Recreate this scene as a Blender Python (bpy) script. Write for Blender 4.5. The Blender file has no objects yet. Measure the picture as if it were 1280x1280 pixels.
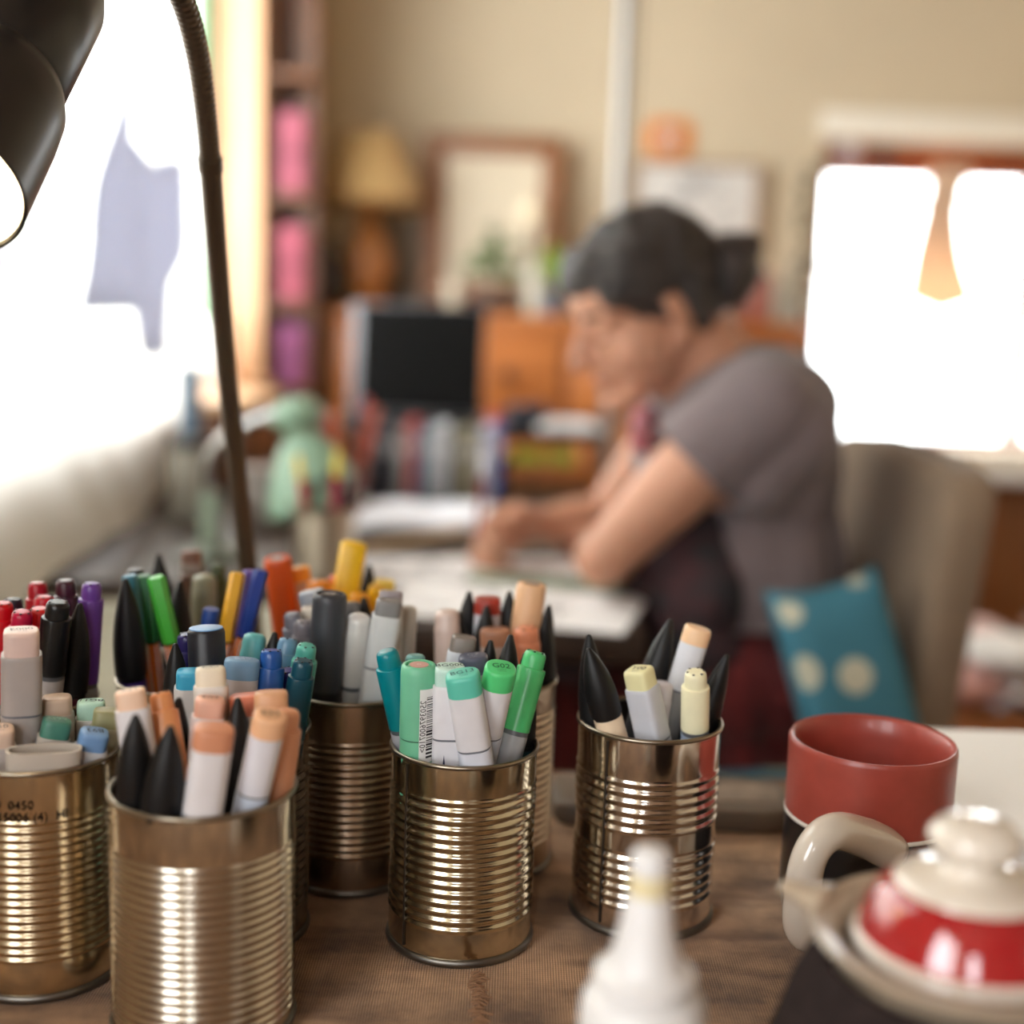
import bpy, bmesh, math, random
from mathutils import Vector, Matrix, Quaternion, noise
random.seed(7)
PI = math.pi
SC = bpy.context.scene
COL = SC.collection
WM = {}            # world matrix of every thing / part

# ------------------------------------------------------------------ camera
F = 1650.0; PITCH = math.radians(9.0); ROLL = math.radians(1.9); CZ = 1.085; TZ = 0.75
_f = Vector((0, math.cos(PITCH), -math.sin(PITCH)))
_u = Vector((0, math.sin(PITCH), math.cos(PITCH)))
_r = Vector((1, 0, 0))
CU = _u * math.cos(ROLL) - _r * math.sin(ROLL)
CR = _r * math.cos(ROLL) + _u * math.sin(ROLL)
CP = Vector((0, 0, CZ))
def ray(px, py):
    return _f + CR * ((px - 640) / F) - CU * ((py - 640) / F)
def at(px, py, Y):
    d = ray(px, py); return CP + d * (Y / d.y)
def onz(px, py, z=TZ):
    d = ray(px, py); return CP + d * ((z - CZ) / d.z)
cd = bpy.data.cameras.new('camera'); cam = bpy.data.objects.new('camera', cd); COL.objects.link(cam)
cam.matrix_world = Matrix(((CR.x, CU.x, -_f.x, CP.x), (CR.y, CU.y, -_f.y, CP.y), (CR.z, CU.z, -_f.z, CP.z), (0, 0, 0, 1)))
cd.sensor_width = 36.0; cd.sensor_fit = 'HORIZONTAL'; cd.lens = F / 1280 * 36
cd.clip_start = 0.02; cd.clip_end = 60
cd.dof.use_dof = True; cd.dof.focus_distance = 0.668; cd.dof.aperture_fstop = 2.5
SC.camera = cam

# ------------------------------------------------------------------ materials
def lin(c):
    c = [x / 255.0 for x in c]
    return tuple(x / 12.92 if x <= .04045 else ((x + .055) / 1.055) ** 2.4 for x in c) + (1.0,)
MC = {}
def mat(rgb, rough=.5, metal=0.0, spec=.5, var=0.0, vscale=30., bump=0.0, bscale=200., trans=0.0, coat=0.0, emit=None, es=0.0, sheen=0.0, rgb2=None, stretch=(1, 1, 1), detail=4., sss=0.0):
    key = (rgb, rough, metal, spec, var, vscale, bump, bscale, trans, coat, emit, es, sheen, rgb2, stretch, detail, sss)
    if key in MC: return MC[key]
    m = bpy.data.materials.new('mat_%d' % len(MC)); m.use_nodes = True
    nt = m.node_tree; N = nt.nodes; L = nt.links; b = N['Principled BSDF']
    b.inputs['Base Color'].default_value = lin(rgb)
    b.inputs['Roughness'].default_value = rough; b.inputs['Metallic'].default_value = metal
    b.inputs['Specular IOR Level'].default_value = spec
    b.inputs['Transmission Weight'].default_value = trans
    b.inputs['Coat Weight'].default_value = coat
    b.inputs['Sheen Weight'].default_value = sheen
    if sss: b.inputs['Subsurface Weight'].default_value = sss; b.inputs['Subsurface Radius'].default_value = (.01, .004, .002)
    if emit: b.inputs['Emission Color'].default_value = lin(emit); b.inputs['Emission Strength'].default_value = es
    if var or bump or rgb2:
        tc = N.new('ShaderNodeTexCoord'); mp = N.new('ShaderNodeMapping'); mp.inputs['Scale'].default_value = stretch
        L.new(tc.outputs['Object'], mp.inputs['Vector'])
    if var or rgb2:
        n = N.new('ShaderNodeTexNoise'); n.inputs['Scale'].default_value = vscale; n.inputs['Detail'].default_value = detail
        L.new(mp.outputs[0], n.inputs['Vector'])
        r = N.new('ShaderNodeValToRGB'); r.color_ramp.elements[0].position = .3; r.color_ramp.elements[1].position = .7
        c = lin(rgb); c2 = lin(rgb2) if rgb2 else tuple(min(1, x * (1 + var)) for x in c[:3]) + (1,)
        c1 = c if rgb2 else tuple(x * (1 - var) for x in c[:3]) + (1,)
        r.color_ramp.elements[0].color = c1; r.color_ramp.elements[1].color = c2
        L.new(n.outputs['Fac'], r.inputs[0]); L.new(r.outputs[0], b.inputs['Base Color'])
    if bump:
        n2 = N.new('ShaderNodeTexNoise'); n2.inputs['Scale'].default_value = bscale; n2.inputs['Detail'].default_value = 3
        L.new(mp.outputs[0], n2.inputs['Vector'])
        bp = N.new('ShaderNodeBump'); bp.inputs['Strength'].default_value = bump; bp.inputs['Distance'].default_value = .002
        L.new(n2.outputs['Fac'], bp.inputs['Height']); L.new(bp.outputs[0], b.inputs['Normal'])
    MC[key] = m
    return m
def wood(rgb, rgb2, rough=.45, axis=0, sc=6.):
    st = [14, 14, 14]; st[axis] = 1.2
    return mat(rgb, rough=rough, rgb2=rgb2, vscale=sc, stretch=tuple(st), bump=.05, bscale=20, detail=6.)
def plast(rgb, rough=.35): return mat(rgb, rough=rough, spec=.5, var=.05, vscale=60)
def cloth(rgb, var=.12, bump=.35, bscale=600., vscale=20.): return mat(rgb, rough=.9, spec=.2, var=var, vscale=vscale, bump=bump, bscale=bscale, sheen=.2)
BLACK = mat((17, 16, 17), rough=.46, spec=.35)
GREYW = plast((205, 203, 203), .38)
WHITE = plast((226, 225, 226), .4)
DARK = plast((14, 14, 16), .5)

# ------------------------------------------------------------------ mesh helpers
def loft(bm, rings, cap0=True, cap1=True):
    V = [[bm.verts.new(p) for p in r] for r in rings]
    n = len(V[0])
    for a, b in zip(V[:-1], V[1:]):
        for i in range(n):
            j = (i + 1) % n
            bm.faces.new((a[i], a[j], b[j], b[i]))
    if cap0: bm.faces.new(list(reversed(V[0])))
    if cap1: bm.faces.new(V[-1])
def lathe(bm, prof, seg=32, M=None, cap0=True, cap1=True):
    M = M or Matrix.Identity(4)
    loft(bm, [[M @ Vector((r * math.cos(2 * PI * k / seg), r * math.sin(2 * PI * k / seg), z)) for k in range(seg)] for r, z in prof], cap0, cap1)
def sect(w, d, p=3.2, n=28):
    o = []
    for k in range(n):
        a = 2 * PI * k / n; c, s = math.cos(a), math.sin(a)
        o.append((w / 2 * math.copysign(abs(c) ** (2 / p), c), d / 2 * math.copysign(abs(s) ** (2 / p), s)))
    return o
def prism(bm, sec, prof):           # prof: (scale, z) from low to high
    loft(bm, [[Vector((x * s, y * s, z)) for x, y in sec] for s, z in prof])
def frames(pts):
    pts = [Vector(p) for p in pts]; T = []
    for i in range(len(pts)):
        a = pts[max(0, i - 1)]; b = pts[min(len(pts) - 1, i + 1)]; T.append((b - a).normalized())
    n = T[0].orthogonal().normalized(); out = []
    for i, t in enumerate(T):
        n = (n - t * n.dot(t)).normalized(); out.append((pts[i], n.copy(), t.cross(n)))
    return out
def tube(bm, pts, r, seg=16, cap=True):
    fr = frames(pts); rr = r if isinstance(r, (list, tuple)) else [r] * len(fr)
    loft(bm, [[p + (n * math.cos(2 * PI * k / seg) + b * math.sin(2 * PI * k / seg)) * rad for k in range(seg)] for (p, n, b), rad in zip(fr, rr)], cap, cap)
def spline(pts, n=10):
    P = [Vector(p) for p in pts]; P = [P[0] * 2 - P[1]] + P + [P[-1] * 2 - P[-2]]; o = []
    for i in range(1, len(P) - 2):
        for k in range(n):
            t = k / n; a, b, c, d = P[i - 1], P[i], P[i + 1], P[i + 2]
            o.append(.5 * ((2 * b) + (c - a) * t + (2 * a - 5 * b + 4 * c - d) * t * t + (3 * b - a - 3 * c + d) * t ** 3))
    o.append(P[-2]); return o
def box(bm, c, s, R=None, bev=0.0, bseg=2):
    b2 = bmesh.new(); bmesh.ops.create_cube(b2, size=1)
    for v in b2.verts: v.co = Vector((v.co.x * s[0], v.co.y * s[1], v.co.z * s[2]))
    if bev: bmesh.ops.bevel(b2, geom=b2.edges[:], offset=bev, segments=bseg, affect='EDGES', profile=.5)
    M = Matrix.Translation(Vector(c)) @ (R.to_4x4() if R else Matrix.Identity(4))
    vm = {v: bm.verts.new(M @ v.co) for v in b2.verts}
    for f in b2.faces: bm.faces.new([vm[v] for v in f.verts])
    b2.free()
def ell(bm, c, r, R=None, seg=20, rings=12):
    M = Matrix.Translation(Vector(c)) @ (R.to_4x4() if R else Matrix.Identity(4)) @ Matrix.Diagonal((r[0], r[1], r[2], 1))
    b2 = bmesh.new(); bmesh.ops.create_uvsphere(b2, u_segments=seg, v_segments=rings, radius=1)
    vm = {v: bm.verts.new(M @ v.co) for v in b2.verts}
    for f in b2.faces: bm.faces.new([vm[v] for v in f.verts])
    b2.free()
def cap(bm, p0, r0, p1, r1, seg=18):
    p0 = Vector(p0); p1 = Vector(p1); d = (p1 - p0); L = d.length; d.normalize()
    n = d.orthogonal().normalized(); b = d.cross(n); rings = []
    for k in range(1, 6):
        a = -PI / 2 + k * PI / 10; rings.append((p0 + d * r0 * math.sin(a), r0 * math.cos(a)))
    rings.append((p0, r0)); rings.append((p1, r1))
    for k in range(1, 5):
        a = k * PI / 10; rings.append((p1 + d * r1 * math.sin(a), r1 * math.cos(a)))
    loft(bm, [[p + (n * math.cos(2 * PI * k / seg) + b * math.sin(2 * PI * k / seg)) * r for k in range(seg)] for p, r in rings])

def thing(name, label, cat, loc=(0, 0, 0), rot=None, group=None):
    o = bpy.data.objects.new(name, None); COL.objects.link(o); o.empty_display_size = .02
    M = Matrix.Translation(Vector(loc)) @ (rot.to_4x4() if rot else Matrix.Identity(4))
    o.matrix_world = M; WM[o.name] = M
    tag(o, label, cat, group); return o
def tag(o, label, cat, group=None):
    o['label'] = label; o['category'] = cat
    if group: o['group'] = group
    return o
def finish(o, smooth):
    me = o.data
    for p in me.polygons: p.use_smooth = True
    if smooth is not True:
        bm = bmesh.new(); bm.from_mesh(me); ang = math.radians(smooth if smooth else 1)
        for e in bm.edges:
            if len(e.link_faces) == 2 and e.calc_face_angle(0) > ang: e.smooth = False
        bm.to_mesh(me); bm.free()
def part(name, bm, m, parent=None, world=True, smooth=38, label=None):
    """one mesh object; world=True: the bmesh is in world coordinates"""
    M = WM[parent.name] if parent else Matrix.Identity(4)
    if world and parent: bmesh.ops.transform(bm, matrix=M.inverted(), verts=bm.verts[:])
    bmesh.ops.recalc_face_normals(bm, faces=bm.faces[:])
    me = bpy.data.meshes.new(name); bm.to_mesh(me); bm.free(); me.materials.append(m)
    o = bpy.data.objects.new(name, me); COL.objects.link(o)
    if parent: o.parent = parent
    WM[o.name] = M
    finish(o, smooth)
    if label: o['label'] = label
    return o
def solo(name, bm, m, label, cat, group=None, smooth=38):
    return tag(part(name, bm, m, None, True, smooth), label, cat, group)
def struct(name, bm, m, parent=None, smooth=30):
    o = part(name, bm, m, parent, True, smooth)
    if not parent: o['kind'] = 'structure'
    return o
def voxel(name, bm, m, parent, size, sm=4, disp=None, world=True, label=None, sculpt=None):
    """fuse a bmesh of overlapping solids into one continuous surface"""
    me = bpy.data.meshes.new('tmp'); bmesh.ops.recalc_face_normals(bm, faces=bm.faces[:]); bm.to_mesh(me); bm.free()
    o = bpy.data.objects.new('tmp', me); COL.objects.link(o)
    md = o.modifiers.new('r', 'REMESH'); md.mode = 'VOXEL'; md.voxel_size = size
    ms = o.modifiers.new('s', 'SMOOTH'); ms.iterations = sm; ms.factor = .5
    dg = bpy.context.evaluated_depsgraph_get(); dg.update()
    me2 = bpy.data.meshes.new_from_object(o.evaluated_get(dg))
    bpy.data.objects.remove(o); b2 = bmesh.new(); b2.from_mesh(me2); bpy.data.meshes.remove(me2)
    if disp or sculpt:
        b2.normal_update()
        for v in b2.verts:
            if disp:
                a, s = disp; q = Vector((v.co.x * s[0], v.co.y * s[1], v.co.z * s[2]))
                v.co = v.co + v.normal * a * noise.noise(q)
            if sculpt: sculpt(v)
    return part(name, b2, m, parent, world, True, label)
TXT = {}
def text_bm(s, size, M, bm=None, depth=.0):
    """flat lettering in the local XY plane, moved by M"""
    if s not in TXT:
        cu = bpy.data.curves.new('t', 'FONT'); cu.body = s; cu.size = 1; cu.align_x = 'CENTER'; cu.align_y = 'CENTER'; cu.resolution_u = 2
        o = bpy.data.objects.new('t', cu); COL.objects.link(o)
        dg = bpy.context.evaluated_depsgraph_get(); dg.update()
        me = bpy.data.meshes.new_from_object(o.evaluated_get(dg)); bpy.data.objects.remove(o)
        TXT[s] = ([v.co.copy() for v in me.vertices], [tuple(p.vertices) for p in me.polygons]); bpy.data.meshes.remove(me)
    bm = bm or bmesh.new(); vs, fs = TXT[s]
    V = [bm.verts.new(M @ (v * size)) for v in vs]
    for f in fs: bm.faces.new([V[i] for i in f])
    return bm
def R3(ax, deg): return Matrix.Rotation(math.radians(deg), 3, ax)
# ------------------------------------------------------------------ room
LX, RX, BY, FY, ZC = -.62, 2.3, -1.9, 3.9, 2.45
WALL = mat((216, 200, 172), rough=.9, spec=.2, var=.03, vscale=4, bump=.1, bscale=80)
OCHRE = wood((204, 152, 110), (220, 176, 136), .5, 2, 3.)
DARKWOOD = wood((104, 62, 34), (84, 48, 26), .45, 2, 4.)
def wallbox(name, boxes, m):
    bm = bmesh.new()
    for c0, c1 in boxes: box(bm, [(a + b) / 2 for a, b in zip(c0, c1)], [abs(b - a) for a, b in zip(c0, c1)])
    return struct(name, bm, m, smooth=None)
wallbox('floor', [((LX - .3, BY - .3, -.1), (RX + .3, FY + .3, 0))], wood((120, 82, 52), (98, 64, 38), .5, 1, 3.))
wallbox('ceiling', [((LX - .3, BY - .3, ZC), (RX + .3, FY + .3, ZC + .1))], wood((156, 130, 104), (140, 114, 90), .6, 1, 2.))
W1Y0, W1Y1, W1Z0, W1Z1 = .72, 3.2, .875, 2.15
T = .16
wallbox('wall_left', [((LX - T, BY, 0), (LX, FY, W1Z0)), ((LX - T, BY, W1Z1), (LX, FY, ZC)), ((LX - T, BY, W1Z0), (LX, -1.1, W1Z1)), ((LX - T, -.15, W1Z0), (LX, W1Y0, W1Z1)), ((LX - T, W1Y1 + .015, W1Z0), (LX, FY, W1Z1))], WALL)
def rectwin(x0, x1, z0, z1, y, name, dy):
    pass
WX0, WX1, WZ0, WZ1 = .86, 2.0, .67, 1.575
wallbox('wall_back', [((LX - T, FY, 0), (RX + T, FY + T, WZ0)), ((LX - T, FY, WZ1), (RX + T, FY + T, ZC)), ((LX - T, FY, WZ0), (WX0, FY + T, WZ1)), ((WX1, FY, WZ0), (RX + T, FY + T, WZ1))], WALL)
VX0, VX1, VZ0, VZ1 = -.52, -.05, .85, 2.1
wallbox('wall_front', [((LX - T, BY - T, 0), (RX + T, BY, VZ0)), ((LX - T, BY - T, VZ1), (RX + T, BY, ZC)), ((LX - T, BY - T, VZ0), (VX0, BY, VZ1)), ((VX1, BY - T, VZ0), (RX + T, BY, VZ1))], mat((152, 122, 96), rough=.8))
wallbox('wall_right', [((RX, BY, 0), (RX + T, FY, ZC))], WALL)
GLASS = mat((255, 255, 255), rough=0, trans=1.0, spec=.3)
def clear_glass():
    m = bpy.data.materials.new('window_glass'); m.use_nodes = True; nt = m.node_tree
    for n in list(nt.nodes): nt.nodes.remove(n)
    o = nt.nodes.new('ShaderNodeOutputMaterial'); t = nt.nodes.new('ShaderNodeBsdfTransparent'); g = nt.nodes.new('ShaderNodeBsdfGlossy')
    g.inputs['Roughness'].default_value = .02; mx = nt.nodes.new('ShaderNodeMixShader'); mx.inputs[0].default_value = .05
    t.inputs[0].default_value = (.97, .98, .97, 1)
    nt.links.new(t.outputs[0], mx.inputs[1]); nt.links.new(g.outputs[0], mx.inputs[2]); nt.links.new(mx.outputs[0], o.inputs[0]); return m
CG = clear_glass()
# left window: ochre lining, green sash, mullions
w = thing('window_1', 'w', 'w'); del w['label'], w['category']; w['kind'] = 'structure'
bm = bmesh.new()
box(bm, (LX - T / 2, W1Y1 + .0075, (W1Z0 + W1Z1) / 2), (T, .015, W1Z1 - W1Z0))
box(bm, (LX - T / 2, W1Y0 + .0075, (W1Z0 + W1Z1) / 2), (T, .015, W1Z1 - W1Z0))
box(bm, (LX - T / 2 + .02, (W1Y0 + W1Y1) / 2, W1Z0 - .005), (T + .02, W1Y1 - W1Y0, .03))
part('window_lining', bm, OCHRE, w, smooth=None)
bm = bmesh.new()
for y in (W1Y0 + .035, 1.75, W1Y1 - .02): box(bm, (LX - T + .03, y, (W1Z0 + W1Z1) / 2), (.04, .04, W1Z1 - W1Z0 - .02), bev=.003)
for z in (W1Z0 + .03, W1Z1 - .02): box(bm, (LX - T + .03, (W1Y0 + W1Y1) / 2, z), (.038, W1Y1 - W1Y0 - .04, .038), bev=.003)
part('window_frame', bm, mat((92, 130, 92), rough=.5), w)
bm = bmesh.new(); box(bm, (LX - T + .03, (W1Y0 + W1Y1) / 2, (W1Z0 + W1Z1) / 2), (.004, W1Y1 - W1Y0 - .05, W1Z1 - W1Z0 - .05)); part('pane', bm, CG, w)
# right window in the back wall
w2 = thing('window_2', 'w', 'w'); del w2['label'], w2['category']; w2['kind'] = 'structure'
bm = bmesh.new()
for z in (WZ0 + .03, WZ1 - .03): box(bm, ((WX0 + WX1) / 2, FY + .06, z), (WX1 - WX0, .05, .06 if z < 1 else .13), bev=.003)
for x in (WX0 + .012, 1.49, WX1 - .03): box(bm, (x, FY + .06, (WZ0 + WZ1) / 2), (.024 if x < 1.3 else .06, .048, WZ1 - WZ0 - .1), bev=.003)
part('window_frame', bm, wood((150, 78, 42), (128, 62, 32), .4, 0), w2)
bm = bmesh.new(); box(bm, ((WX0 + WX1) / 2, FY + .06, (WZ0 + WZ1) / 2), (WX1 - WX0 - .04, .004, WZ1 - WZ0 - .08)); part('pane', bm, CG, w2)
bm = bmesh.new(); box(bm, ((WX0 + WX1) / 2 - .0, FY - .012, WZ1 + .045), (WX1 - WX0 + .04, .024, .075), bev=.004); part('head_trim', bm, mat((246, 238, 222), rough=.6), w2)
bm = bmesh.new(); box(bm, ((WX0 + WX1) / 2, FY - .10, WZ0 - .02), (WX1 - WX0 + .06, .24, .035), bev=.006); part('window_sill', bm, mat((238, 236, 232), rough=.5), w2)
# window behind the camera
w3 = thing('window_3', 'w', 'w'); del w3['label'], w3['category']; w3['kind'] = 'structure'
bm = bmesh.new()
for z in (VZ0 + .03, VZ1 - .03): box(bm, ((VX0 + VX1) / 2, BY - .06, z), (VX1 - VX0, .05, .06), bev=.003)
for x in (VX0 + .03, VX1 - .03): box(bm, (x, BY - .06, (VZ0 + VZ1) / 2), (.06, .048, VZ1 - VZ0 - .1), bev=.003)
part('window_frame', bm, mat((230, 225, 215), rough=.5), w3)
w4 = thing('window_4', 'w', 'w'); del w4['label'], w4['category']; w4['kind'] = 'structure'
bm = bmesh.new()
for y in (-1.1 + .02, -.625, -.15 - .02): box(bm, (LX - T + .03, y, (W1Z0 + W1Z1) / 2), (.04, .04, W1Z1 - W1Z0 - .02), bev=.003)
for z in (W1Z0 + .02, W1Z1 - .02): box(bm, (LX - T + .03, -.625, z), (.038, .87, .038), bev=.003)
part('window_frame', bm, mat((220, 214, 200), rough=.5), w4)
# wooden panelling under the right window
bm = bmesh.new()
for k in range(13): box(bm, (WX0 + .045 + k * .092, FY - .012, WZ0 * .5 - .03), (.086, .022, WZ0 - .07), bev=.004)
struct('trim_1', bm, wood((150, 92, 46), (122, 70, 32), .5, 2, 4.))
bm = bmesh.new(); box(bm, (LX + .008, (BY + FY) / 2, .045), (.016, FY - BY, .09), bev=.003); struct('baseboard_left', bm, mat((200, 180, 150)))
bm = bmesh.new(); box(bm, ((LX + WX0) / 2, FY - .008, .045), (WX0 - LX, .016, .09), bev=.003); struct('baseboard_back', bm, mat((200, 180, 150)))
# daylight
wd = bpy.data.worlds.new('daylight'); SC.world = wd; wd.use_nodes = True
nt = wd.node_tree; bg = nt.nodes['Background']; bg.inputs[0].default_value = (.95, .975, 1, 1); bg.inputs[1].default_value = 11.0
def portal(loc, rot, sx, sy):
    l = bpy.data.lights.new('window_portal', 'AREA'); l.shape = 'RECTANGLE'; l.size = sx; l.size_y = sy; l.cycles.is_portal = True
    o = bpy.data.objects.new('window_portal', l); COL.objects.link(o); o.location = loc; o.rotation_euler = rot
portal((LX - T - .01, (W1Y0 + W1Y1) / 2, (W1Z0 + W1Z1) / 2), (0, -PI / 2, 0), W1Z1 - W1Z0, W1Y1 - W1Y0)
portal((LX - T - .01, -.625, (W1Z0 + W1Z1) / 2), (0, -PI / 2, 0), W1Z1 - W1Z0, .95)
portal(((WX0 + WX1) / 2, FY + T + .01, (WZ0 + WZ1) / 2), (-PI / 2, 0, 0), WX1 - WX0, WZ1 - WZ0)
portal(((VX0 + VX1) / 2, BY - T - .01, (VZ0 + VZ1) / 2), (PI / 2, 0, 0), VX1 - VX0, VZ1 - VZ0)
SC.view_settings.view_transform = 'Standard'; SC.view_settings.look = 'None'; SC.view_settings.gamma = 1; SC.view_settings.exposure = EXPO = .12
SC.view_settings.use_curve_mapping = False

# ------------------------------------------------------------------ curtain
def sheer():
    m = bpy.data.materials.new('sheer_cotton'); m.use_nodes = True; nt = m.node_tree; N = nt.nodes; L = nt.links
    for n in list(N): N.remove(n)
    o = N.new('ShaderNodeOutputMaterial'); d = N.new('ShaderNodeBsdfDiffuse'); t = N.new('ShaderNodeBsdfTranslucent'); a = N.new('ShaderNodeMixShader')
    col = lin((214, 205, 192)); d.inputs[0].default_value = col; t.inputs[0].default_value = lin((238, 236, 230))
    a.inputs[0].default_value = .52
    tc = N.new('ShaderNodeTexCoord'); wv = N.new('ShaderNodeTexNoise'); wv.inputs['Scale'].default_value = 700
    L.new(tc.outputs['Object'], wv.inputs['Vector']); bp = N.new('ShaderNodeBump'); bp.inputs['Strength'].default_value = .2; bp.inputs['Distance'].default_value = .001
    L.new(wv.outputs['Fac'], bp.inputs['Height']); L.new(bp.outputs[0], d.inputs['Normal'])
    L.new(d.outputs[0], a.inputs[1]); L.new(t.outputs[0], a.inputs[2]); L.new(a.outputs[0], o.inputs[0]); return m
bm = bmesh.new(); NY, NZ = 200, 60; grid = []
for i in range(NY + 1):
    y = .64 + i / NY * 1.74; row = []
    for j in range(NZ + 1):
        t = j / NZ; z = 2.2 - t * (2.2 - .772)
        fold = .012 * math.sin(y * 34 + .8 * math.sin(y * 7)) + .010 * math.sin(y * 13 + 2)
        low = max(0, (1.0 - z) / .25)
        x = LX + .045 + fold * (.75 - .45 * t) + .085 * low ** 2 * (.8 + .2 * math.sin(y * 5)) * min(1, max(0, (2.2 - y) / .5)) + .004
        row.append(bm.verts.new((x, y + .01 * low * math.sin(y * 21), z + .01 * math.sin(y * 9) * low)))
    grid.append(row)
for i in range(NY):
    for j in range(NZ): bm.faces.new((grid[i][j], grid[i + 1][j], grid[i + 1][j + 1], grid[i][j + 1]))
cur = thing('window_curtain', 'sheer white cotton curtain glowing with daylight along the left window', 'curtain', (LX + .045, .7, .77))
part('curtain_panel', bm, sheer(), cur, smooth=True)
bm = bmesh.new(); tube(bm, [(LX + .045, .6, 2.215), (LX + .045, 2.6, 2.215)], .011, 12); part('curtain_rod', bm, mat((90, 70, 50), rough=.4), cur)
def thin_cloth(rgb):
    m = sheer().copy(); m.node_tree.nodes['Diffuse BSDF'].inputs[0].default_value = lin(rgb); m.node_tree.nodes['Translucent BSDF'].inputs[0].default_value = lin(rgb); m.node_tree.nodes['Mix Shader'].inputs[0].default_value = .36
    return m
# garments hung in front of the curtain
def hang(name, px, Y, label, rgb, cat='clothing'):
    bm = bmesh.new(); P = [at(x, y, Y) for x, y in px]
    x0 = LX + .115
    # outline taken on the hanging plane x = x0 (real cloth against the curtain)
    Q = []
    for x, y in px:
        d = ray(x, y); s = x0 / d.x; p = CP + d * s; Q.append(p)
    cy = sum(q.y for q in Q) / len(Q); cz = sum(q.z for q in Q) / len(Q)
    b2 = bmesh.new(); vs = [b2.verts.new(q) for q in Q]; f = b2.faces.new(vs)
    bmesh.ops.triangulate(b2, faces=[f]); bmesh.ops.subdivide_edges(b2, edges=b2.edges[:], cuts=6, use_grid_fill=True)
    for v in b2.verts: v.co.x += .004 * math.sin(v.co.y * 42 + v.co.z * 5)
    r = bmesh.ops.solidify(b2, geom=b2.faces[:], thickness=.002)
    return solo(name, b2, thin_cloth(rgb), label, cat, smooth=True)
hang('hanging_shirt', [(150, 112), (166, 112), (168, 172), (188, 206), (212, 196), (236, 206), (236, 300), (216, 350), (212, 445), (180, 446), (168, 388), (96, 388), (110, 290), (134, 190)], 2.1, 'pale grey garment hanging in front of the bright curtain', (222, 226, 242))
hang('hanging_cloth', [(-40, 296), (10, 298), (10, 348), (-40, 352)], 1.6, 'small lavender grey cloth corner hung below the black lamp head', (232, 228, 244))
# ------------------------------------------------------------------ front table
def linen():
    m = bpy.data.materials.new('brown_linen'); m.use_nodes = True; nt = m.node_tree; N = nt.nodes; L = nt.links; b = N['Principled BSDF']
    tc = N.new('ShaderNodeTexCoord')
    n1 = N.new('ShaderNodeTexNoise'); n1.inputs['Scale'].default_value = 13; n1.inputs['Detail'].default_value = 8; n1.inputs['Roughness'].default_value = .65
    r1 = N.new('ShaderNodeValToRGB'); r1.color_ramp.elements[0].position = .36; r1.color_ramp.elements[1].position = .64
    r1.color_ramp.elements[0].color = lin((134, 104, 78)); r1.color_ramp.elements[1].color = lin((232, 190, 148))
    L.new(tc.outputs['Object'], n1.inputs['Vector']); L.new(n1.outputs['Fac'], r1.inputs[0])
    mp = N.new('ShaderNodeMapping'); mp.inputs['Scale'].default_value = (1, 3.5, 1); mp.inputs['Rotation'].default_value = (0, 0, .35); L.new(tc.outputs['Object'], mp.inputs['Vector'])
    n3 = N.new('ShaderNodeTexNoise'); n3.inputs['Scale'].default_value = 14; n3.inputs['Detail'].default_value = 7; L.new(mp.outputs[0], n3.inputs['Vector'])
    r3 = N.new('ShaderNodeValToRGB'); r3.color_ramp.elements[0].position = .36; r3.color_ramp.elements[0].color = (.44, .38, .35, 1); r3.color_ramp.elements[1].position = .52; r3.color_ramp.elements[1].color = (1, 1, 1, 1)
    L.new(n3.outputs['Fac'], r3.inputs[0])
    w1 = N.new('ShaderNodeTexWave'); w1.bands_direction = 'X'; w1.inputs['Scale'].default_value = 235; w1.inputs['Distortion'].default_value = 1.6; w1.inputs['Detail'].default_value = 2; w1.inputs['Detail Scale'].default_value = .2
    w2 = N.new('ShaderNodeTexWave'); w2.bands_direction = 'Y'; w2.inputs['Scale'].default_value = 235; w2.inputs['Distortion'].default_value = 1.6; w2.inputs['Detail'].default_value = 2; w2.inputs['Detail Scale'].default_value = .2
    L.new(tc.outputs['Object'], w1.inputs['Vector']); L.new(tc.outputs['Object'], w2.inputs['Vector'])
    mx = N.new('ShaderNodeMath'); mx.operation = 'MULTIPLY'; L.new(w1.outputs['Fac'], mx.inputs[0]); L.new(w2.outputs['Fac'], mx.inputs[1])
    r2 = N.new('ShaderNodeValToRGB'); r2.color_ramp.elements[0].color = (.5, .46, .44, 1); r2.color_ramp.elements[1].color = (1.3, 1.28, 1.25, 1); L.new(mx.outputs[0], r2.inputs[0])
    m1 = N.new('ShaderNodeMix'); m1.data_type = 'RGBA'; m1.blend_type = 'MULTIPLY'; m1.inputs[0].default_value = 1
    L.new(r1.outputs[0], m1.inputs[6]); L.new(r2.outputs[0], m1.inputs[7])
    m2 = N.new('ShaderNodeMix'); m2.data_type = 'RGBA'; m2.blend_type = 'MULTIPLY'; m2.inputs[0].default_value = .8
    L.new(m1.outputs[2], m2.inputs[6]); L.new(r3.outputs[0], m2.inputs[7]); L.new(m2.outputs[2], b.inputs['Base Color'])
    bp = N.new('ShaderNodeBump'); bp.inputs['Strength'].default_value = .6; bp.inputs['Distance'].default_value = .0012
    ad = N.new('ShaderNodeMath'); ad.operation = 'ADD'; L.new(mx.outputs[0], ad.inputs[0]); n4 = N.new('ShaderNodeTexNoise'); n4.inputs['Scale'].default_value = 45; L.new(tc.outputs['Object'], n4.inputs['Vector'])
    L.new(n4.outputs['Fac'], ad.inputs[1]); L.new(ad.outputs[0], bp.inputs['Height']); L.new(bp.outputs[0], b.inputs['Normal'])
    b.inputs['Roughness'].default_value = .9; b.inputs['Specular IOR Level'].default_value = .15; b.inputs['Sheen Weight'].default_value = .2
    return m
TX0, TX1, TY0, TY1 = -.46, .85, .12, .93
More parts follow.
